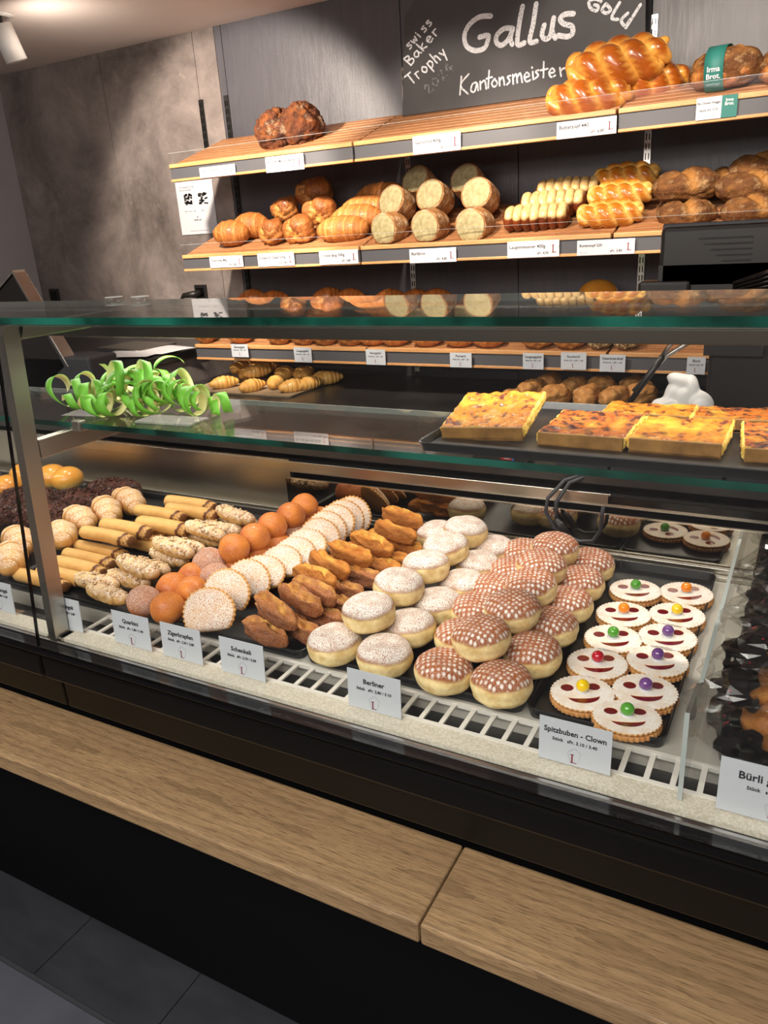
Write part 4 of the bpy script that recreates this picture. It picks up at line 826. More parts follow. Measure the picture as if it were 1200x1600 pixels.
def bun(seed, R=.048): V, Fc, A = blob(R, R, R*.75, 30, 18, amp=.002, fr=15, seed=seed, fn=lambda p, d: (p, max(0, -d.z*1.5))); return mesh('golden_bun', V, Fc, FM['bun'], A)
GM = bun(2)
for p, lab in (((-2.06, 1.36, .92), 'golden bun at the left edge behind the flake cakes'), ((-2.0, 1.47, .925), 'golden bun seen just left of the steel post'), ((-1.93, 1.47, .925), 'golden bun seen just right of the steel post'), ((-2.12, 1.47, .92), 'rear golden bun in the far left corner'), ((-2.07, 1.22, .92), 'front golden bun at the far left edge')):
    inst(GM, 'golden_bun', p, lab, 'bun', 'golden buns at far left', jit(.1))
# ---------------------------------------------------------------- bread on the wall shelves
def rotx(rz, tilt=None): return ((math.atan(SL) if tilt is None else tilt), 0, rz)
def boule(seed):
    def fn(p, d):
        g = abs(math.sin(2.2*math.atan2(d.z, d.x)+seed+1.2*nz(d, 2, seed))); crack = math.exp(-(g/.16)**2)*max(0, .9-abs(d.y)*.2)
        rg = max(0, 1-abs(nz(p, 26, seed+7))*5); return p-d*(.012*crack+.007*rg), min(1, max(0, nz(d, 3.2, seed+4)*1.6+crack*.5))
    V, Fc, A = blob(.1, .095, .092, 90, 60, amp=.012, fr=14, seed=seed, fn=fn, amp2=.006, fr2=55, flat=.85); return mesh('cracked_round_loaf', V, Fc, FM['crust_dark'], A)
for i, p in enumerate(S1L): inst(boule(i+1), 'cracked_round_loaf', (p[0], p[1], p[2]+.012), ('left', 'right')[i]+' of two round dark cracked loaves on the top shelf', 'bread', 'round cracked loaves', rotx(i*1.5))
def braid(name, mat, L=.28, R=.036, A_=.034, B_=.018, turns=1.7, seed=0, nt=90, na=16):
    def pth(k): return lambda t_: Vector(((t_-.5)*L, A_*math.sin(2*PI*turns*t_+k*2*PI/3)*(.35+.65*math.sin(PI*min(max(t_, .02), .98))**.6), B_*math.sin(2*(2*PI*turns*t_+k*2*PI/3))))
    P = [[pth(k)(j/nt) for j in range(nt+1)] for k in range(3)]
    mb = MB()
    for k in range(3):
        ph = k*2*PI/3
        def rad(t_, a):
            bul = .80+.2*abs(math.cos(2*PI*turns*t_+ph+.4)); e = math.sin(PI*min(max(t_, .0), 1))**.42
            return R*bul*max(e, .25)*(1 if t_ not in (0, 1) else .3)
        V, Fc, A = sweep(pth(k), rad, nt, na, .95)
        A2 = []
        for i, v in enumerate(V):
            d = min((v-q).length for kk in range(3) if kk != k for q in P[kk][::3]); r_ = R*.97
            A2.append(min(1, max(0, (r_*1.16-d)/(r_*.22)))*.85)
        mb.add(V, Fc, A2)
    zf = -(B_+R)*.72; V = [(v[0], v[1], max(v[2], zf)) for v in mb.V]
    return mesh(name, V, mb.F, mat, mb.A)
ZB = [braid('braided_loaf', FM['zopf'], .28, .046, .046, .022, 1.5, s) for s in (0, 1)]
ZG = braid('braided_loaf', FM['zopf2'], .235, .036, .036, .016, 1.6, 2)
inst(ZB[0], 'braided_loaf', S1Z[0], 'front lower glossy braided loaf on the top shelf', 'bread', 'large glossy braided loaves', rotx(.12))
inst(ZB[1], 'braided_loaf', S1Z[1], 'large glossy braided loaf lying on top of the others', 'bread', 'large glossy braided loaves', (.45, -.1, .25), 1.18)
inst(ZB[0], 'braided_loaf', S1Z[2], 'rear lower glossy braided loaf, mostly hidden', 'bread', 'large glossy braided loaves', rotx(.7))
def loaf(name, mat, L, W_, H_, seed, am=.008, fr=14, e=.85, slash=None, am2=.004, c3=1.5):
    def fn(p, d):
        a = max(0, nz(d, 2.6, seed+4)*c3)
        if slash:
            n_, dep, ang = slash; u = (p.x/(L/2))*n_*.5+ang*p.y/W_; g = abs((u % 1)-.5)*2; k = math.exp(-((1-g)/.22)**2)*max(0, d.z+.3)
            p = p-Vector((0, 0, 1))*dep*k; a = max(a*.4, min(1, k*1.2))
        rg = max(0, 1-abs(nz((p.x, p.y, p.z*1.6), 17, seed+7))*6); return p-d*.005*rg, min(1, a+.25*rg)
    V, Fc, A = blob(L/2, W_/2, H_/2, 56, 34, e=e, amp=am, fr=fr, seed=seed, fn=fn, amp2=am2, fr2=60, flat=.82); return mesh(name, V, Fc, mat, A)
# banded loaves, top right
def banded(loc, lab, rz, texted):
    t = thing('banded_loaf', lab, 'bread', loc, group='loaves with teal paper bands', rot=(math.atan(SL)*.6, 0, rz))
    ob('loaf', loaf('loaf', FM['rye'], .22, .15, .125, 7, .012, 10), t); ob('loaf_crust', loaf('loaf_crust', FM['brown'], .2, .154, .09, 9, .012, 12), t, (0, 0, -.01))
    V = []; Fc = []; n = 40
    for k in range(n):
        a = 2*PI*k/n; y = .082*math.copysign(abs(math.cos(a))**.85, math.cos(a)); z = .069*math.copysign(abs(math.sin(a))**.85, math.sin(a)); z = max(z, -.056)
        for xx, s_ in ((-.045, 1), (.012, 1), (.012, .985), (-.045, .985)): V.append((xx, y*s_, z*s_))
    for k in range(n):
        q = (k+1) % n
        for j in range(4): Fc.append((k*4+j, k*4+(j+1) % 4, q*4+(j+1) % 4, q*4+j))
    ob('paper_band', mesh('paper_band', V, Fc, MT['teal']), t)
    if texted:
        text(t, 'Irma', .021, -.0165, .003, MT['paper'], -.0832, bold=.02, width=.047); text(t, 'Brot.', .021, -.0165, -.017, MT['paper'], -.0832, bold=.02, width=.047)
        text(t, 'Dinkel Weggis', .009, -.0165, -.035, MT['inkgrey'], -.0825, width=.04)
banded((S1I[0][0], S1I[0][1], S1I[0][2]+.004), 'brown loaf wrapped in a teal paper band on the top shelf', -.1, True)
banded((S1I[1][0]+.07, S1I[1][1], S1I[1][2]+.012), 'brown loaf cut off by the right picture edge, top shelf', .1, False)
# middle shelf
DM = [crescent('ridged_brown_loaf', FM['brown2'], .17, .062, .15, 5, s, .95, 2.6, .06, a3=.7) for s in (1, 2)]
for i, p in enumerate(S2C): inst(DM[i], 'ridged_brown_loaf', (p[0], p[1], p[2]-.005+.004*i), ('front', 'rear')[i]+' short ridged brown loaf at the left end of the middle shelf', 'bread', 'short ridged loaves', rotx(.35), 1)
def knot(seed):
    mb = MB()
    V, Fc, A = blob(.075, .055, .052, 44, 30, e=.8, amp=.008, fr=18, seed=seed, fn=lambda p, d: (p-d*(.012*math.exp(-((d.x-.15*math.sin(4*d.z))/.16)**2)+.008*max(0, 1-abs(nz(p, 22, seed+5))*6)), min(1, math.exp(-((d.x)/.3)**2)*1.2*abs(nz(d, 4, seed))*3+.6*max(0, 1-abs(nz(p, 22, seed+5))*5))), flat=.8, amp2=.002)
    mb.add(V, Fc, A); V, Fc, A = blob(.05, .05, .045, 30, 20, e=.9, amp=.008, fr=22, seed=seed+2, amp2=.003); mb.add(V, Fc, A, M=Matrix.Translation((.02, .0, .017)))
    return mesh('knotted_loaf', mb.V, mb.F, FM['brown'], mb.A)
KM = [knot(1), knot(2)]
LK = ['front left knotted brown loaf, middle shelf', 'front right knotted brown loaf, middle shelf', 'knotted brown loaf at the rear left of its pile', 'knotted brown loaf in the second layer, right', 'topmost dark knotted loaf standing on the pile']
for i, p in enumerate(S2G): inst(KM[i % 2], 'knotted_loaf', p, LK[i], 'bread', 'knotted brown loaves', rotx(.15*i-.3, .3 if i < 4 else .9), [1, 1.05, .95, 1.1, 1.2][i])
LMS = [crescent('long_brown_loaf', FM['brown2'], .235, .058, .1, 7, s, .95, 3, .05, a3=.8) for s in (3, 4)]
for i, p in enumerate(S2D): inst(LMS[i % 2], 'long_brown_loaf', p, 'long ridged brown loaf, %s from the front of its stack' % ORD[i], 'bread', 'long ridged loaves', rotx(.12))
def half_loaf(seed, L=.13, R=.068):
    t = thing('halved_loaf', '', 'bread', (0, 0, 0), group='halved round loaves')
    V = []; Fc = []; A = []; nt, na = 22, 32
    for i in range(nt+1):
        u = i/nt; r = R*(1-max(0, (u-.25)/.75)**3)**.5 if u > .25 else R*(.96+.04*u/.25)
        for k in range(na):
            a = 2*PI*k/na; rr = r*(1+.05*nz((math.cos(a), math.sin(a), u*2), 2, seed)); z = max(rr*math.sin(a)*.95, -R*.8); V.append((rr*math.cos(a), -L/2+u*L, z))
    for i in range(nt):
        for k in range(na): Fc.append((i*na+k, (i+1)*na+k, (i+1)*na+(k+1) % na, i*na+(k+1) % na))
    Fc.append(tuple(nt*na+k for k in range(na))[::-1]); Fc.append(tuple(range(na))); ob('crust', mesh('crust', V, Fc, FM['burli']), t)
    V = [(0, -L/2-.004, 0)]; Fc = []
    for j in range(1, 9):
        for k in range(na):
            a = 2*PI*k/na; rr = R*.87*j/8*(1+.05*nz((math.cos(a), math.sin(a), 0), 2, seed)); z = max(rr*math.sin(a)*.95, -R*.76); V.append((rr*math.cos(a), -L/2-.004*(1-(j/8)**4)-.004*nz((rr*math.cos(a), z, 0), 60, seed)-.001, z))
    for k in range(na): Fc.append((0, 1+k, 1+(k+1) % na))
    for j in range(7):
        for k in range(na): Fc.append((1+j*na+k, 1+(j+1)*na+k, 1+(j+1)*na+(k+1) % na, 1+j*na+(k+1) % na))
    ob('crumb', mesh('crumb', V, Fc, FM['crumb']), t); return t
HL = half_loaf(1)
LH = ['front row left', 'front row middle', 'front row right', 'second row left', 'second row middle', 'second row right', 'top row left', 'top row right']
for i, p in enumerate(S2B):
    c = HL if i == 0 else copy_tree(HL)
    c.location = p; c.rotation_euler = (.0 if i < 3 else -.35 if i < 6 else -.5, 0, -.22+.06*(i % 3)); c['label'] = 'halved pale crusty loaf with its cut face forward, '+LH[i]
    if i < 3:
        for ch in c.children:
            if ch.name.startswith('crumb'): ch.data = ch.data.copy(); ch.data.materials[0] = FM['crumb_shaded']
def tessiner(seed, L=.225, R=.05):
    mb = MB(); n = 7
    for k in range(n):
        x = (k-(n-1)/2)*L/n; e_ = 1-.12*abs(k-3)/3
        def fn(p, d):
            s_ = p.z/R+.35*d.y+.15*nz(p, 50, seed+k); a = min(1, max(0, (s_-.02)/.1)); a *= 1-min(1, max(0, (abs(d.x)-.5)/.15)); p = p+Vector((0, 0, 1))*.003*a
            return p, a
        V, Fc, A = blob(L/n*.85, R*1.12*e_, R*.92*e_, 28, 24, e=.85, amp=.003, fr=30, seed=seed+k, fn=fn, flat=.85); mb.add(V, Fc, A, M=Matrix.Translation((x, 0, 0)))
    return mesh('pull_apart_loaf', mb.V, mb.F, FM['tess'], mb.A)
TM = [tessiner(1), tessiner(2)]
for i, p in enumerate(S2T): inst(TM[i % 2], 'pull_apart_loaf', p, '%s pull-apart loaf with pale split top and brown sides' % ('front', 'middle', 'rear')[i], 'bread', 'pull-apart loaves', rotx(.12, .45))
for i, p in enumerate(S2Z): inst(ZG, 'braided_loaf', p, '%s small golden braided loaf on the middle shelf' % ('front', 'middle', 'rear')[i], 'bread', 'small golden braids', rotx(.15-.1*i, .4), [.95, .95, 1][i])
RM = [loaf('floury_rye_loaf', FM['rye'], .22, .13, .1, s, .012, 12, slash=(1.2, .014, .5)) for s in (1, 2)]
LR = ['front left floury dark loaf behind the register screen', 'floury dark loaf lying on the front left one', 'floury dark loaf at the rear of the left pile', 'front right floury dark loaf by the picture edge', 'second floury dark loaf of the right pile', 'topmost floury dark loaf of the right pile']
for i, p in enumerate(S2R): inst(RM[i % 2], 'floury_rye_loaf', p, LR[i], 'bread', 'floury dark loaves', rotx(.1*i-.2), [.95, 1.05, .9, .9, 1.05, 1.0][i])
# bottom shelf
CR = [crescent('croissant', FM['croi'], .12, .031, .3, 7, s, .9, 2, .13) for s in (1, 2)]; CRD = crescent('brown_croissant', FM['croi_dark'], .15, .045, .35, 7, 4, .95, 2, .08)
PK = ['leftmost', 'second from left', 'third from left, reddish', 'fourth from left, reddish', 'fifth from left', 'sixth from left', 'seventh from left']
for i, p in enumerate(S3T[:7]): inst(CRD, 'brown_croissant', (p[0], p[1], p[2]), 'croissant top showing just above the top glass, '+PK[i], 'croissant', 'croissants piled on the bottom shelf', rotx(.2+.3*(i % 3)))
inst(bun(8, .075), 'round_golden_bun', (S3T[7][0], 3.12, S3T[7][2]+.0), 'round golden bun showing above the top glass right of centre', 'bun', None, (0, 0, 0))
for i, p in enumerate(S3T[:7]): inst(CRD, 'brown_croissant', (p[0]+.01, 3.10, 1.24), 'croissant lying under the one seen above the glass, '+PK[i], 'croissant', 'croissants piled on the bottom shelf', rotx(.4))
inst(GM, 'golden_bun', (-.76, 3.11, 1.225), 'golden bun carrying the round bun above it', 'bun', None, (.3, 0, 0), 1.1)
SD = loaf('seeded_roll', FM['seed'], .1, .07, .06, 3, .003, 20); PR = loaf('oval_roll', FM['brown2'], .13, .08, .065, 4, .004, 14, slash=(1, .006, .4)); BG = loaf('brown_roll', FM['brown'], .13, .08, .07, 5, .005, 14)
for i, p in enumerate(S3F):
    me, nm, kd = ((CRD, 'brown_croissant', 'croissant'), (BG, 'brown_roll', 'dark brown roll'), (PR, 'oval_roll', 'oval light brown roll'), (SD, 'seeded_roll', 'seeded roll'))[0 if i in (1, 6, 7, 8, 9, 10) else 1 if i in (0, 2, 3, 4, 5) else 2 if i in (11, 12) else 3]
    inst(me, nm, (p[0]*.98, 2.888, 1.141), '%s under the steel beam on the bottom shelf, %s from left' % (kd, ORD[i]), 'roll' if kd != 'croissant' else 'croissant', 'pastries at the front of the bottom shelf', rotx(.15), .85 if me is CRD else 1)
# ---------------------------------------------------------------- back worktop trays
tray('croissant_tray', 'flat baking tray lined with brown paper under pale croissants', (-2.60, -1.985), (2.715, 3.16), .90, 'board_tray', .008, None)
for i, p in enumerate(CRO): inst(CR[i % 2], 'croissant', (p[0], min(p[1], 3.12), .928+(.026 if i in (7, 8, 9, 13, 12, 17) else 0)), 'pale golden croissant on the back tray, %s' % ['leftmost in front', 'second of the front row', 'at the left, second row', 'third of the front row', 'fourth of the front row', 'fifth of the front row', 'front right corner', 'second row left, raised', 'second row centre, raised', 'third row centre, raised', 'second row right', 'third row right', 'rear centre, raised', 'rear left, raised', 'rear right', 'right end, third row', 'rightmost of all', 'rearmost at the middle'][i], 'croissant', 'pale croissants on the back tray', (0, 0, 1.0+.3*(i % 4)), 1.2)
tray('roll_tray', 'black tray under the knobbly floury rolls on the back worktop', (-1.0, -.45), (2.68, 3.12), .90, 'trayblack', .012, None)
RL = [loaf('knobbly_roll', FM['roll'], .13, .085, .075, s, .012, 22) for s in (11, 12, 13)]
for i, p in enumerate(ROLL): inst(RL[i % 3], 'knobbly_roll', (p[0], p[1], .945), 'knobbly floury brown roll on the back tray, %s' % ['small one at the left end', 'first column middle', 'first column rear', 'second column front', 'second column rear', 'third column front', 'third column rear', 'fourth column front', 'fourth column rear', 'right end behind the tongs'][i], 'roll', 'knobbly floury rolls', (0, 0, 1.1+.2*(i % 3)), .8 if i == 0 else 1.1)
# ---------------------------------------------------------------- quiche on the glass shelf
tray('quiche_tray', 'black tray of quiche slices standing on the glass shelf', (-.502, .16), (.985, 1.285), 1.2645, 'trayblack', .013, None)
def quiche(name, X, Y, H_, seed, mat):
    t = thing('quiche_slice', name, 'quiche', (0, 0, 0), group='quiche slices')
    mb = MB(); mb.box(-X/2, X/2, -Y/2, Y/2, 0, .004); mb.box(-X/2, X/2, -Y/2, -Y/2+.005, 0, H_, .001); mb.build('crust', FM['qcrust'], t)
    V = []; Fc = []; nx, ny = 40, 48; A = []
    def hz(x, y): return H_*.94+.004*nz((x, y, 0), 45, seed)+.002*nz((x, y, 0), 120, seed)
    for j in range(ny+1):
        for i in range(nx+1):
            x = (i/nx-.5)*X; y = -Y/2+.005+(Y-.005)*j/ny; V.append((x, y, hz(x, y))); A.append(min(1, max(0, nz((x, y, 0), 38, seed+5)*1.5-.15)))
    for j in range(ny):
        for i in range(nx): a = j*(nx+1)+i; Fc.append((a, a+1, a+nx+2, a+nx+1))
    ob('browned_top', mesh('browned_top', V, Fc, mat, A), t)
    V = []; Fc = []; A = []; ed = [(i, 0) for i in range(nx+1)]+[(nx, j) for j in range(1, ny+1)]+[(i, ny) for i in range(nx-1, -1, -1)]+[(0, j) for j in range(ny-1, 0, -1)]
    K = 6
    for (i, j) in ed:
        x = (i/nx-.5)*X; y = -Y/2+.005+(Y-.005)*j/ny
        for k in range(K+1):
            z = .004+(hz(x, y)-.004)*k/K; b = (0 if k in (0, K) else .003*(1+nz((x, y, z), 90, seed))); V.append((x+(b if i == nx else -b if i == 0 else 0), y+(b if j == ny else 0), z))
    n = len(ed)
    for q in range(n):
        for k in range(K): Fc.append((q*(K+1)+k, ((q+1) % n)*(K+1)+k, ((q+1) % n)*(K+1)+k+1, q*(K+1)+k+1))
    ob('filling', mesh('filling', V, Fc, FM['qside']), t); return t
QS = [(-.428, 1.12, .128, .13, 'quiche slice at the left end, tilted up on the next one', FM['qtop'], (.22, -.05, .04), .014), (-.275, 1.122, .122, .135, 'second quiche slice from the left with dark browned top', FM['qtop2'], (.03, 0, -.02), 0),
      (-.148, 1.12, .118, .13, 'third quiche slice from the left with golden top', FM['qtop'], (.02, .0, -.01), 0), (-.085, 1.235, .12, .08, 'low dark quiche slice behind the gap at the right', FM['qtop2'], (0, 0, 0), 0),
      (-.008, 1.12, .12, .13, 'quiche slice at the right edge of the picture', FM['qtop2'], (.04, 0, .1), 0), (-.215, 1.235, .13, .08, 'pale quiche slice behind the second and third ones', FM['qtop'], (0, 0, 0), 0)]
for k, (x, y, X_, Y_, lab, mt, rt, dz) in enumerate(QS):
    q = quiche(lab, X_, Y_, .021 if k not in (3, 5) else .02, k+1, mt); q.location = (x, y, 1.2675+dz); q.rotation_euler = rt
# ---------------------------------------------------------------- paper streamers
def streamer(seed, length, R, pitch, a0, L0, name, lab, z=0, squash=1., w_=.0175, wob=.3):
    """a paper coil: helix of flat ribbon, green outside, cream inside"""
    r_ = random.Random(seed); length *= 1.35; n = int(length*26); V = []; Fc = []; Fm = []
    fz = r_.uniform(0, 6)
    pts = []
    for i in range(n+1):
        u = i/n; th = u*length*2*PI; rr = R*(1+wob*math.sin(3*u*PI+fz)+.12*math.sin(11*u+seed))
        c = Vector((L0*(u-.5), .02*math.sin(4*u+fz), .0)); pts.append((c, th, rr, u))
    for i, (c, th, rr, u) in enumerate(pts):
        rad = Vector((.25*math.sin(th*.5+seed), math.cos(th), math.sin(th)*squash)).normalized(); P = c+rad*rr
        ax = Vector((1, .35*math.sin(th+seed), .25*math.cos(th*.7))).normalized()*w_/2
        for q in (P-ax, P+ax, P+ax-rad*.0007, P-ax-rad*.0007): V.append(q)
    for i in range(n):
        a, b = i*4, (i+1)*4
        Fc += [(a, a+1, b+1, b), (a+2, a+3, b+3, b+2), (a+1, a+2, b+2, b+1), (a+3, a, b, b+3)]; Fm += [0, 1, 0, 1]
    zmin = min(v.z for v in V); V = [Vector((v.x, v.y, v.z-zmin)) for v in V]
    me = mesh('paper_streamer', V, Fc, [MT['lime'], MT['cream']], None, True, Fm)
    return me
SR = [((-1.02, 1.10, 0), 4.2, .026, 0, .10, 1.0, 'tight green paper coil at the right end of the streamer heap'), ((-1.10, 1.13, 0), 3.2, .034, .4, .09, 1.0, 'green paper coil with wide loops right of the heap centre'),
      ((-1.16, 1.10, .02), 2.6, .042, 1.0, .08, 1.1, 'tall green paper coil rising at the heap centre'), ((-1.23, 1.12, 0), 3.4, .030, -.4, .11, .9, 'green paper coil left of the heap centre'),
      ((-1.17, 1.06, 0), 2.4, .024, .2, .12, .8, 'low green paper coil at the front of the heap'), ((-1.31, 1.10, 0), 1.6, .040, -.2, .10, .8, 'loose wide green loop at the left end of the streamer heap'),
      ((-1.12, 1.15, .03), 2.2, .028, -.8, .10, 1, 'green paper coil lying across the others at the top'), ((-.96, 1.11, 0), 1.3, .022, .8, .03, 1, 'small curled streamer tip at the far right of the heap'),
      ((-1.24, 1.07, .0), 2.6, .022, .9, .11, .9, 'small green paper curl at the front left of the heap'),
      ((-1.06, 1.08, .01), 2.8, .030, -.5, .09, 1.1, 'slanting green paper coil at the front right of the heap'), ((-1.19, 1.13, .02), 3.0, .032, -.9, .08, 1.0, 'steeply slanted green coil behind the heap centre'),
      ((-1.27, 1.09, .01), 2.4, .030, .7, .07, 1.2, 'green paper coil just right of the loose left loop'), ((-1.11, 1.06, 0), 2.0, .018, .1, .10, .8, 'flat thin green curl lying at the very front')]
for i, (p, ln, R_, rz, L0, sq, lab) in enumerate(SR):
    inst(streamer(i+1, ln, R_*.86, 0, 0, L0, '', '', squash=sq), 'paper_streamer', (p[0]-.01, p[1]-.015, 1.2645+p[2]*.8), lab, 'streamer', 'green paper streamers', ([0, .25, -.3, .15, 0][i % 5], [0, -.25, .3, .1][i % 4], rz))
# ---------------------------------------------------------------- tongs, glove, register things
gl = []
mb = MB()
def lump(c, r, seed, rot=(0, 0, 0)):
    V, Fc, A = blob(r[0], r[1], r[2], 28, 18, amp=.006, fr=30, seed=seed, flat=2); mb.add(V, Fc, A, M=Matrix.Translation(c) @ Euler(rot).to_matrix().to_4x4())
lump((-.04, 0, .032), (.045, .03, .03), 1); lump((-.025, 0, .062), (.024, .022, .04), 2, (0, .3, 0)); lump((-.005, 0, .098), (.042, .02, .017), 3, (0, .15, 0)); lump((.025, 0, .075), (.02, .02, .04), 4, (0, -.2, 0)); lump((.045, 0, .045), (.036, .026, .034), 5, (0, .5, 0)); lump((.0, 0, .055), (.028, .022, .045), 7); lump((-.07, 0, .018), (.028, .025, .018), 6)
g = ob('rubber_glove', mesh('rubber_glove', mb.V, mb.F, MT['white_plastic']))
md = g.modifiers.new('r', 'REMESH'); md.mode = 'VOXEL'; md.voxel_size = .0035; md.use_smooth_shade = True; md2 = g.modifiers.new('s', 'SMOOTH'); md2.iterations = 8; md2.factor = .6
g.location = (-.24, 1.78, 1.128); g.scale = (.8, .85, .98); tag(g, 'crumpled white rubber glove standing behind the quiche', 'glove')
gs = thing('glove_stand', 'dark box behind the quiche that carries the white glove', 'box', (-.21, 1.78, 1.0525)); box('body', (-.09, .09), (-.05, .06), (0, .078), MT['darkgrey'], gs, .004)
tg = thing('serving_tongs', 'black and silver serving tongs leaning behind the quiche', 'tongs', (-.34, 1.74, 1.165)); tg.scale = (1.3, 1.3, 1.3)
mb = MB(); mb.tube([(-.01, 0, .0), (.02, .0, .05), (.045, 0, .09)], [.004, .006, .005], 8); mb.build('grip', MT['black'], tg, True); MB().tube([(.045, 0, .09), (.075, 0, .145)], .004, 8).build('arm', MT['silver'], tg, True)
MB().tube([(.075, 0, .145), (.095, 0, .185)], .005, 8).build('arm_end', MT['black'], tg, True); MB().tube([(.0, .005, .03), (.05, .005, .09), (.13, .005, .145), (.17, .005, .17)], [.003, .004, .0045, .004], 8).build('second_arm', MT['silver'], tg, True)
# register screen seen from behind
rg = thing('register_screen', 'black register screen seen from behind with vent slots', 'screen', (-.1, 2.0, 1.052))
hs_ = box('housing', (-.245, .6), (0, .05), (.345, .485), MT['black'], rg, .01); box('housing_edge', (-.25, .6), (.05, .062), (.335, .492), MT['darkgrey'], rg, .004)
MB().prism([(-.245, .40), (.0, .40), (.0, .19), (-.13, .19), (-.13, .30), (-.245, .36)], -.02, .03, M=Matrix(((1, 0, 0, 0), (0, 0, -1, .03), (0, 1, 0, 0), (0, 0, 0, 1)))).build('hinge_panel', MT['black'], rg)
mb = MB()
for k in range(5): mb.box(-.16+.013*k, -.045, -.0015, .001, .455-.0125*k, .4585-.0125*k)
mb.build('vent_slots', MT['ink'], hs_)
box('card_reader', (-.29, -.17), (-.01, .05), (.28, .365), MT['black'], rg, .008); box('stand', (-.12, .5), (.02, .16), (.02, .38), MT['black'], rg, .01); box('foot', (-.15, .5), (-.05, .2), (0, .02), MT['black'], rg, .004)
cb = thing('cable_bundle', 'bundle of glossy black cables beside the register screen', 'cables', (.0, 1.80, 1.4))
for k in range(5):
    MB().tube([(-.16, 0, .0+.006*k), (-.08, 0, .012+.01*k), (.0, 0, .02+.014*k), (.12, .0, .03+.02*k)], .005, 8).build('cable', MT['blackgloss'], cb, True)
MB().tube([(.0, 0, .05), (.035, 0, .085)], .012, 10).build('plug', MT['darkgrey'], cb, True); box('hub', (.01, .16), (-.02, .05), (-.04, .09), MT['black'], cb, .01); box('leg_rod', (.05, .07), (0, .02), (-.348, -.04), MT['black'], cb)
# left screen
ls = thing('counter_screen', 'silver-edged counter screen seen from behind at far left', 'screen', (-2.46, 2.0, 1.052))
M = Matrix.Translation((0, 0, .1)) @ Matrix.Rotation(-.52, 4, 'Y')
MB().box(-.42, .0, -.02, .03, 0, .40, .012, M=M).build('housing', MT['black'], ls); MB().box(-.002, .008, -.022, .034, 0, .402, .003, M=M).build('silver_edge', MT['silver'], ls); MB().box(-.42, .008, -.022, .034, .400, .408, .003, M=M).build('top_edge', MT['silver'], ls)
box('stand', (-.3, .12), (-.02, .12), (0, .14), MT['darkgrey'], ls, .01)
sh = ob('paper_sheet', mesh('paper_sheet', *(lambda m: (m.V, m.F, MT['paper']))(MB().box(-.07, .07, -.05, .05, 0, .0012)), smooth=False), None, (-2.12, 1.75, 1.0525), (0, 0, .15)); tag(sh, 'white paper lying under the glass shelf at left', 'paper')
np_ = thing('newspaper', 'folded newspaper lying behind the case under the streamers', 'newspaper', (-1.72, 1.74, 1.0525), .05); box('folded_sheets', (-.11, .11), (-.06, .03), (0, .008), MT['paper'], np_, .002)
# things on the serving worktop
td = thing('tape_dispenser', 'black tape dispenser with small red label behind the case', 'tape dispenser', (-.60, 1.64, 1.052))
MB().prism([(-.075, 0), (.06, 0), (.068, .028), (.035, .032), (-.02, .045), (-.06, .035)], -.02, .03, M=Matrix(((1, 0, 0, 0), (0, 0, -1, 0), (0, 1, 0, 0), (0, 0, 0, 1)))).build('body', MT['black'], td)
MB().tube([(-.045, -.02, .03), (-.045, .015, .03)], .024, 24).build('tape_roll', MT['blackgloss'], td, True); box('label', (.0, .032), (-.0315, -.03), (.010, .022), MT['red'], td); text(td, 'tesa', .009, .014, .0128, MT['paper'], -.0318, bold=.02); box('label_corner', (.026, .032), (-.0318, -.03), (.010, .022), MT['blue'], td)
for x0, x1, z1, lab in ((-.475, -.36, .045, 'small dark grey box behind the case, left of the long boxes'), (-.355, -.13, .055, 'long dark grey box behind the case, middle'), (-.125, .25, .05, 'long dark grey box behind the case at right')):
    o = box('equipment_box', (x0, x1), (1.62, 1.72), (1.0525, 1.0525+z1), MT['darkgrey'], None, .003); tag(o, lab, 'box', 'dark boxes on the serving worktop')
hs = thing('rear_shelf', 'black shelf board jutting into the case below the boxes', 'shelf', (-.345, 1.58, 1.0)); box('board', (0, 1.2), (-.01, .018), (0, .012), MT['black'], hs, .002); box('front_trim', (0, 1.2), (-.013, -.01), (-.002, .014), MT['blackgloss'], hs)
ca = thing('black_cable', 'black power cable with coupling hanging in loops behind the case', 'cable', (-.41, 1.57, 1.0))
MB().tube([(.01, .05, .045), (-.03, .0, .04), (-.062, -.015, .0), (-.065, -.02, -.03), (-.045, -.02, -.065), (-.03, -.02, -.075)], .0045, 10).build('cable_run', MT['darkgrey'], ca, True)
MB().tube([(.02, .05, .045), (-.02, .0, .035), (-.045, -.01, -.01), (-.04, -.02, -.05)], .0045, 10).build('cable_run', MT['darkgrey'], ca, True)
MB().tube([(-.042, -.02, -.045), (-.03, -.02, -.06), (-.012, -.02, -.082)], [.006, .011, .007], 12).build('coupling', MT['black'], ca, True)
MB().tube([(-.012, -.02, -.082), (.01, -.02, -.09), (.04, -.02, -.085), (.055, -.02, -.06), (.06, -.03, -.02), (.062, -.03, .0)], .0042, 10).build('cable_run', MT['darkgrey'], ca, True)
wc = MB().tube([(-.42, 1.60, 1.057), (-.40, 1.60, 1.045), (-.37, 1.60, 1.043), (-.34, 1.61, 1.056)], .0028, 8).build('white_cable', MT['white_bar'], None, True); tag(wc, 'short white cable in front of the dark boxes', 'cable')
rc_ = MB().tube([(-.485, 1.60, 1.032), (-.465, 1.60, 1.032)], .004, 8).build('red_connector', MT['red'], None, True); tag(rc_, 'small red cable connector on the worktop edge', 'connector')
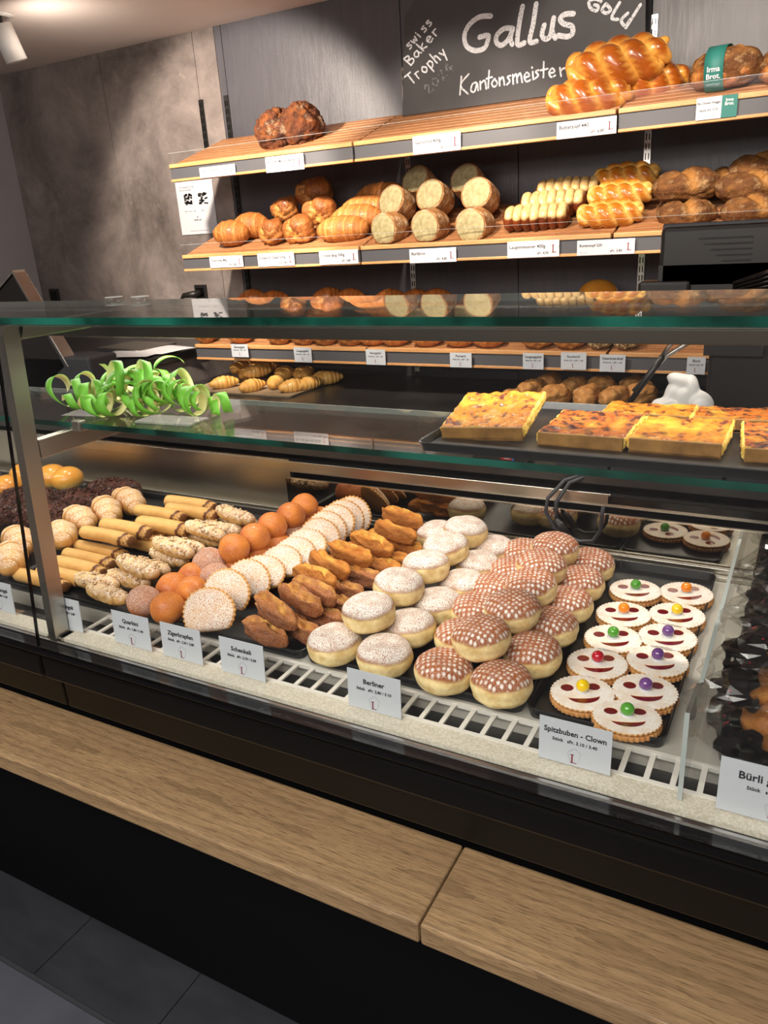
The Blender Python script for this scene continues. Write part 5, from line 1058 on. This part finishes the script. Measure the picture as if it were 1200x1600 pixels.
# ---------------------------------------------------------------- bagged rolls
def bag(seed, L=.2, W_=.15, H_=.10):
    t = thing('bagged_bread', '', 'bagged bread', (0, 0, 0), group='bread in printed clear bags')
    ob('bread', loaf('bread', FM['brown2'], L*.62, W_*.72, H_*.72, seed, .01, 14, am2=.003), t, (.012, 0, 0))
    def fn(p, d):
        k = (1-2.2*abs(nz(p, 17, seed)))*.012+(1-2.4*abs(nz(p, 42, seed+1)))*.007; p = p+d*(k-.006)
        if d.x < -.5: p = Vector((p.x*1.15, p.y*(1-.5*(-d.x-.5)), p.z*(1-.5*(-d.x-.5))))
        return p, 0
    V, Fc, A = blob(L/2, W_/2, H_/2, 34, 20, e=.8, amp=.016, fr=30, seed=seed, fn=fn, flat=.85)
    ob('clear_bag', mesh('clear_bag', V, Fc, MT['film'], smooth=False), t)
    return t
def film():
    m = glass('crinkled_film', (.95, .95, .94), 1.7, rough=.12); t = m.node_tree; n = t.nodes
    mix1 = [x for x in n if x.type == 'MIX_SHADER'][0]; out = [x for x in n if x.type == 'OUTPUT_MATERIAL'][0]
    tc = n.new('ShaderNodeTexCoord'); ns = n.new('ShaderNodeTexNoise'); ns.inputs['Scale'].default_value = 14; t.links.new(tc.outputs['Object'], ns.inputs['Vector'])
    sx = n.new('ShaderNodeSeparateXYZ'); t.links.new(tc.outputs['Object'], sx.inputs[0])
    ad = n.new('ShaderNodeMath'); ad.operation = 'MULTIPLY_ADD'; ad.inputs[1].default_value = .18; t.links.new(ns.outputs['Fac'], ad.inputs[0]); t.links.new(sx.outputs[0], ad.inputs[2])
    mr = n.new('ShaderNodeMapRange'); mr.inputs[1].default_value = .047; mr.inputs[2].default_value = .044; t.links.new(ad.outputs[0], mr.inputs[0])
    lo = n.new('ShaderNodeMapRange'); lo.inputs[1].default_value = .008; lo.inputs[2].default_value = .012; t.links.new(ad.outputs[0], lo.inputs[0])
    mm = n.new('ShaderNodeMath'); mm.operation = 'MULTIPLY'; t.links.new(mr.outputs[0], mm.inputs[0]); t.links.new(lo.outputs[0], mm.inputs[1])
    pb = n.new('ShaderNodeBsdfPrincipled'); pb.inputs['Roughness'].default_value = .18
    n2 = n.new('ShaderNodeTexNoise'); n2.inputs['Scale'].default_value = 70; t.links.new(tc.outputs['Object'], n2.inputs['Vector'])
    r2 = n.new('ShaderNodeMapRange'); r2.inputs[1].default_value = .68; r2.inputs[2].default_value = .70; t.links.new(n2.outputs['Fac'], r2.inputs[0])
    mc = n.new('ShaderNodeMix'); mc.data_type = 'RGBA'; mc.inputs[6].default_value = srgb('#161414'); mc.inputs[7].default_value = srgb('#7a1e2c'); t.links.new(r2.outputs[0], mc.inputs[0]); t.links.new(mc.outputs[2], pb.inputs['Base Color'])
    m2 = n.new('ShaderNodeMixShader'); t.links.new(mm.outputs[0], m2.inputs[0]); t.links.new(mix1.outputs[0], m2.inputs[1]); t.links.new(pb.outputs[0], m2.inputs[2]); t.links.new(m2.outputs[0], out.inputs[0])
    return m
MT['film'] = film()
BG_ = [((.035, 1.01, .925), 0, 'front clear bag of bread in the right corner'), ((.045, 1.10, .945), .15, 'second clear bag of bread behind the corner card'), ((.055, 1.20, .955), -.1, 'third bag with black and red print, right of the divider'),
       ((.06, 1.30, .95), .2, 'fourth bag with black and red print, right of the divider'), ((.06, 1.40, .945), 0, 'fifth bag with black and red print near the rear pane'), ((.06, 1.48, .94), .1, 'rearmost printed bag of bread by the rear pane')]
for i, (p, rz, lab) in enumerate(BG_):
    b = bag(20+i); b.location = (p[0]-.012, p[1], p[2]); b.rotation_euler = (.1, -.1, rz); b['label'] = lab
# ---------------------------------------------------------------- ceiling spot lamp
cl = thing('ceiling_spotlight', 'white swivelling spotlight on the ceiling at top left', 'lamp', (-3.13, 2.53, 2.5))
MB().tube([(0, 0, -.006), (0, 0, 0)], .06, 32).build('mounting_ring', MT['white_plastic'], cl, True)
MB().tube([(0, 0, 0), (0, 0, -.04)], .012, 12).build('joint', MT['black'], cl, True)
MB().tube([(.0, .0, -.04), (.02, .03, -.17)], [.045, .045], 28).build('lamp_head', MT['white_plastic'], cl, True)
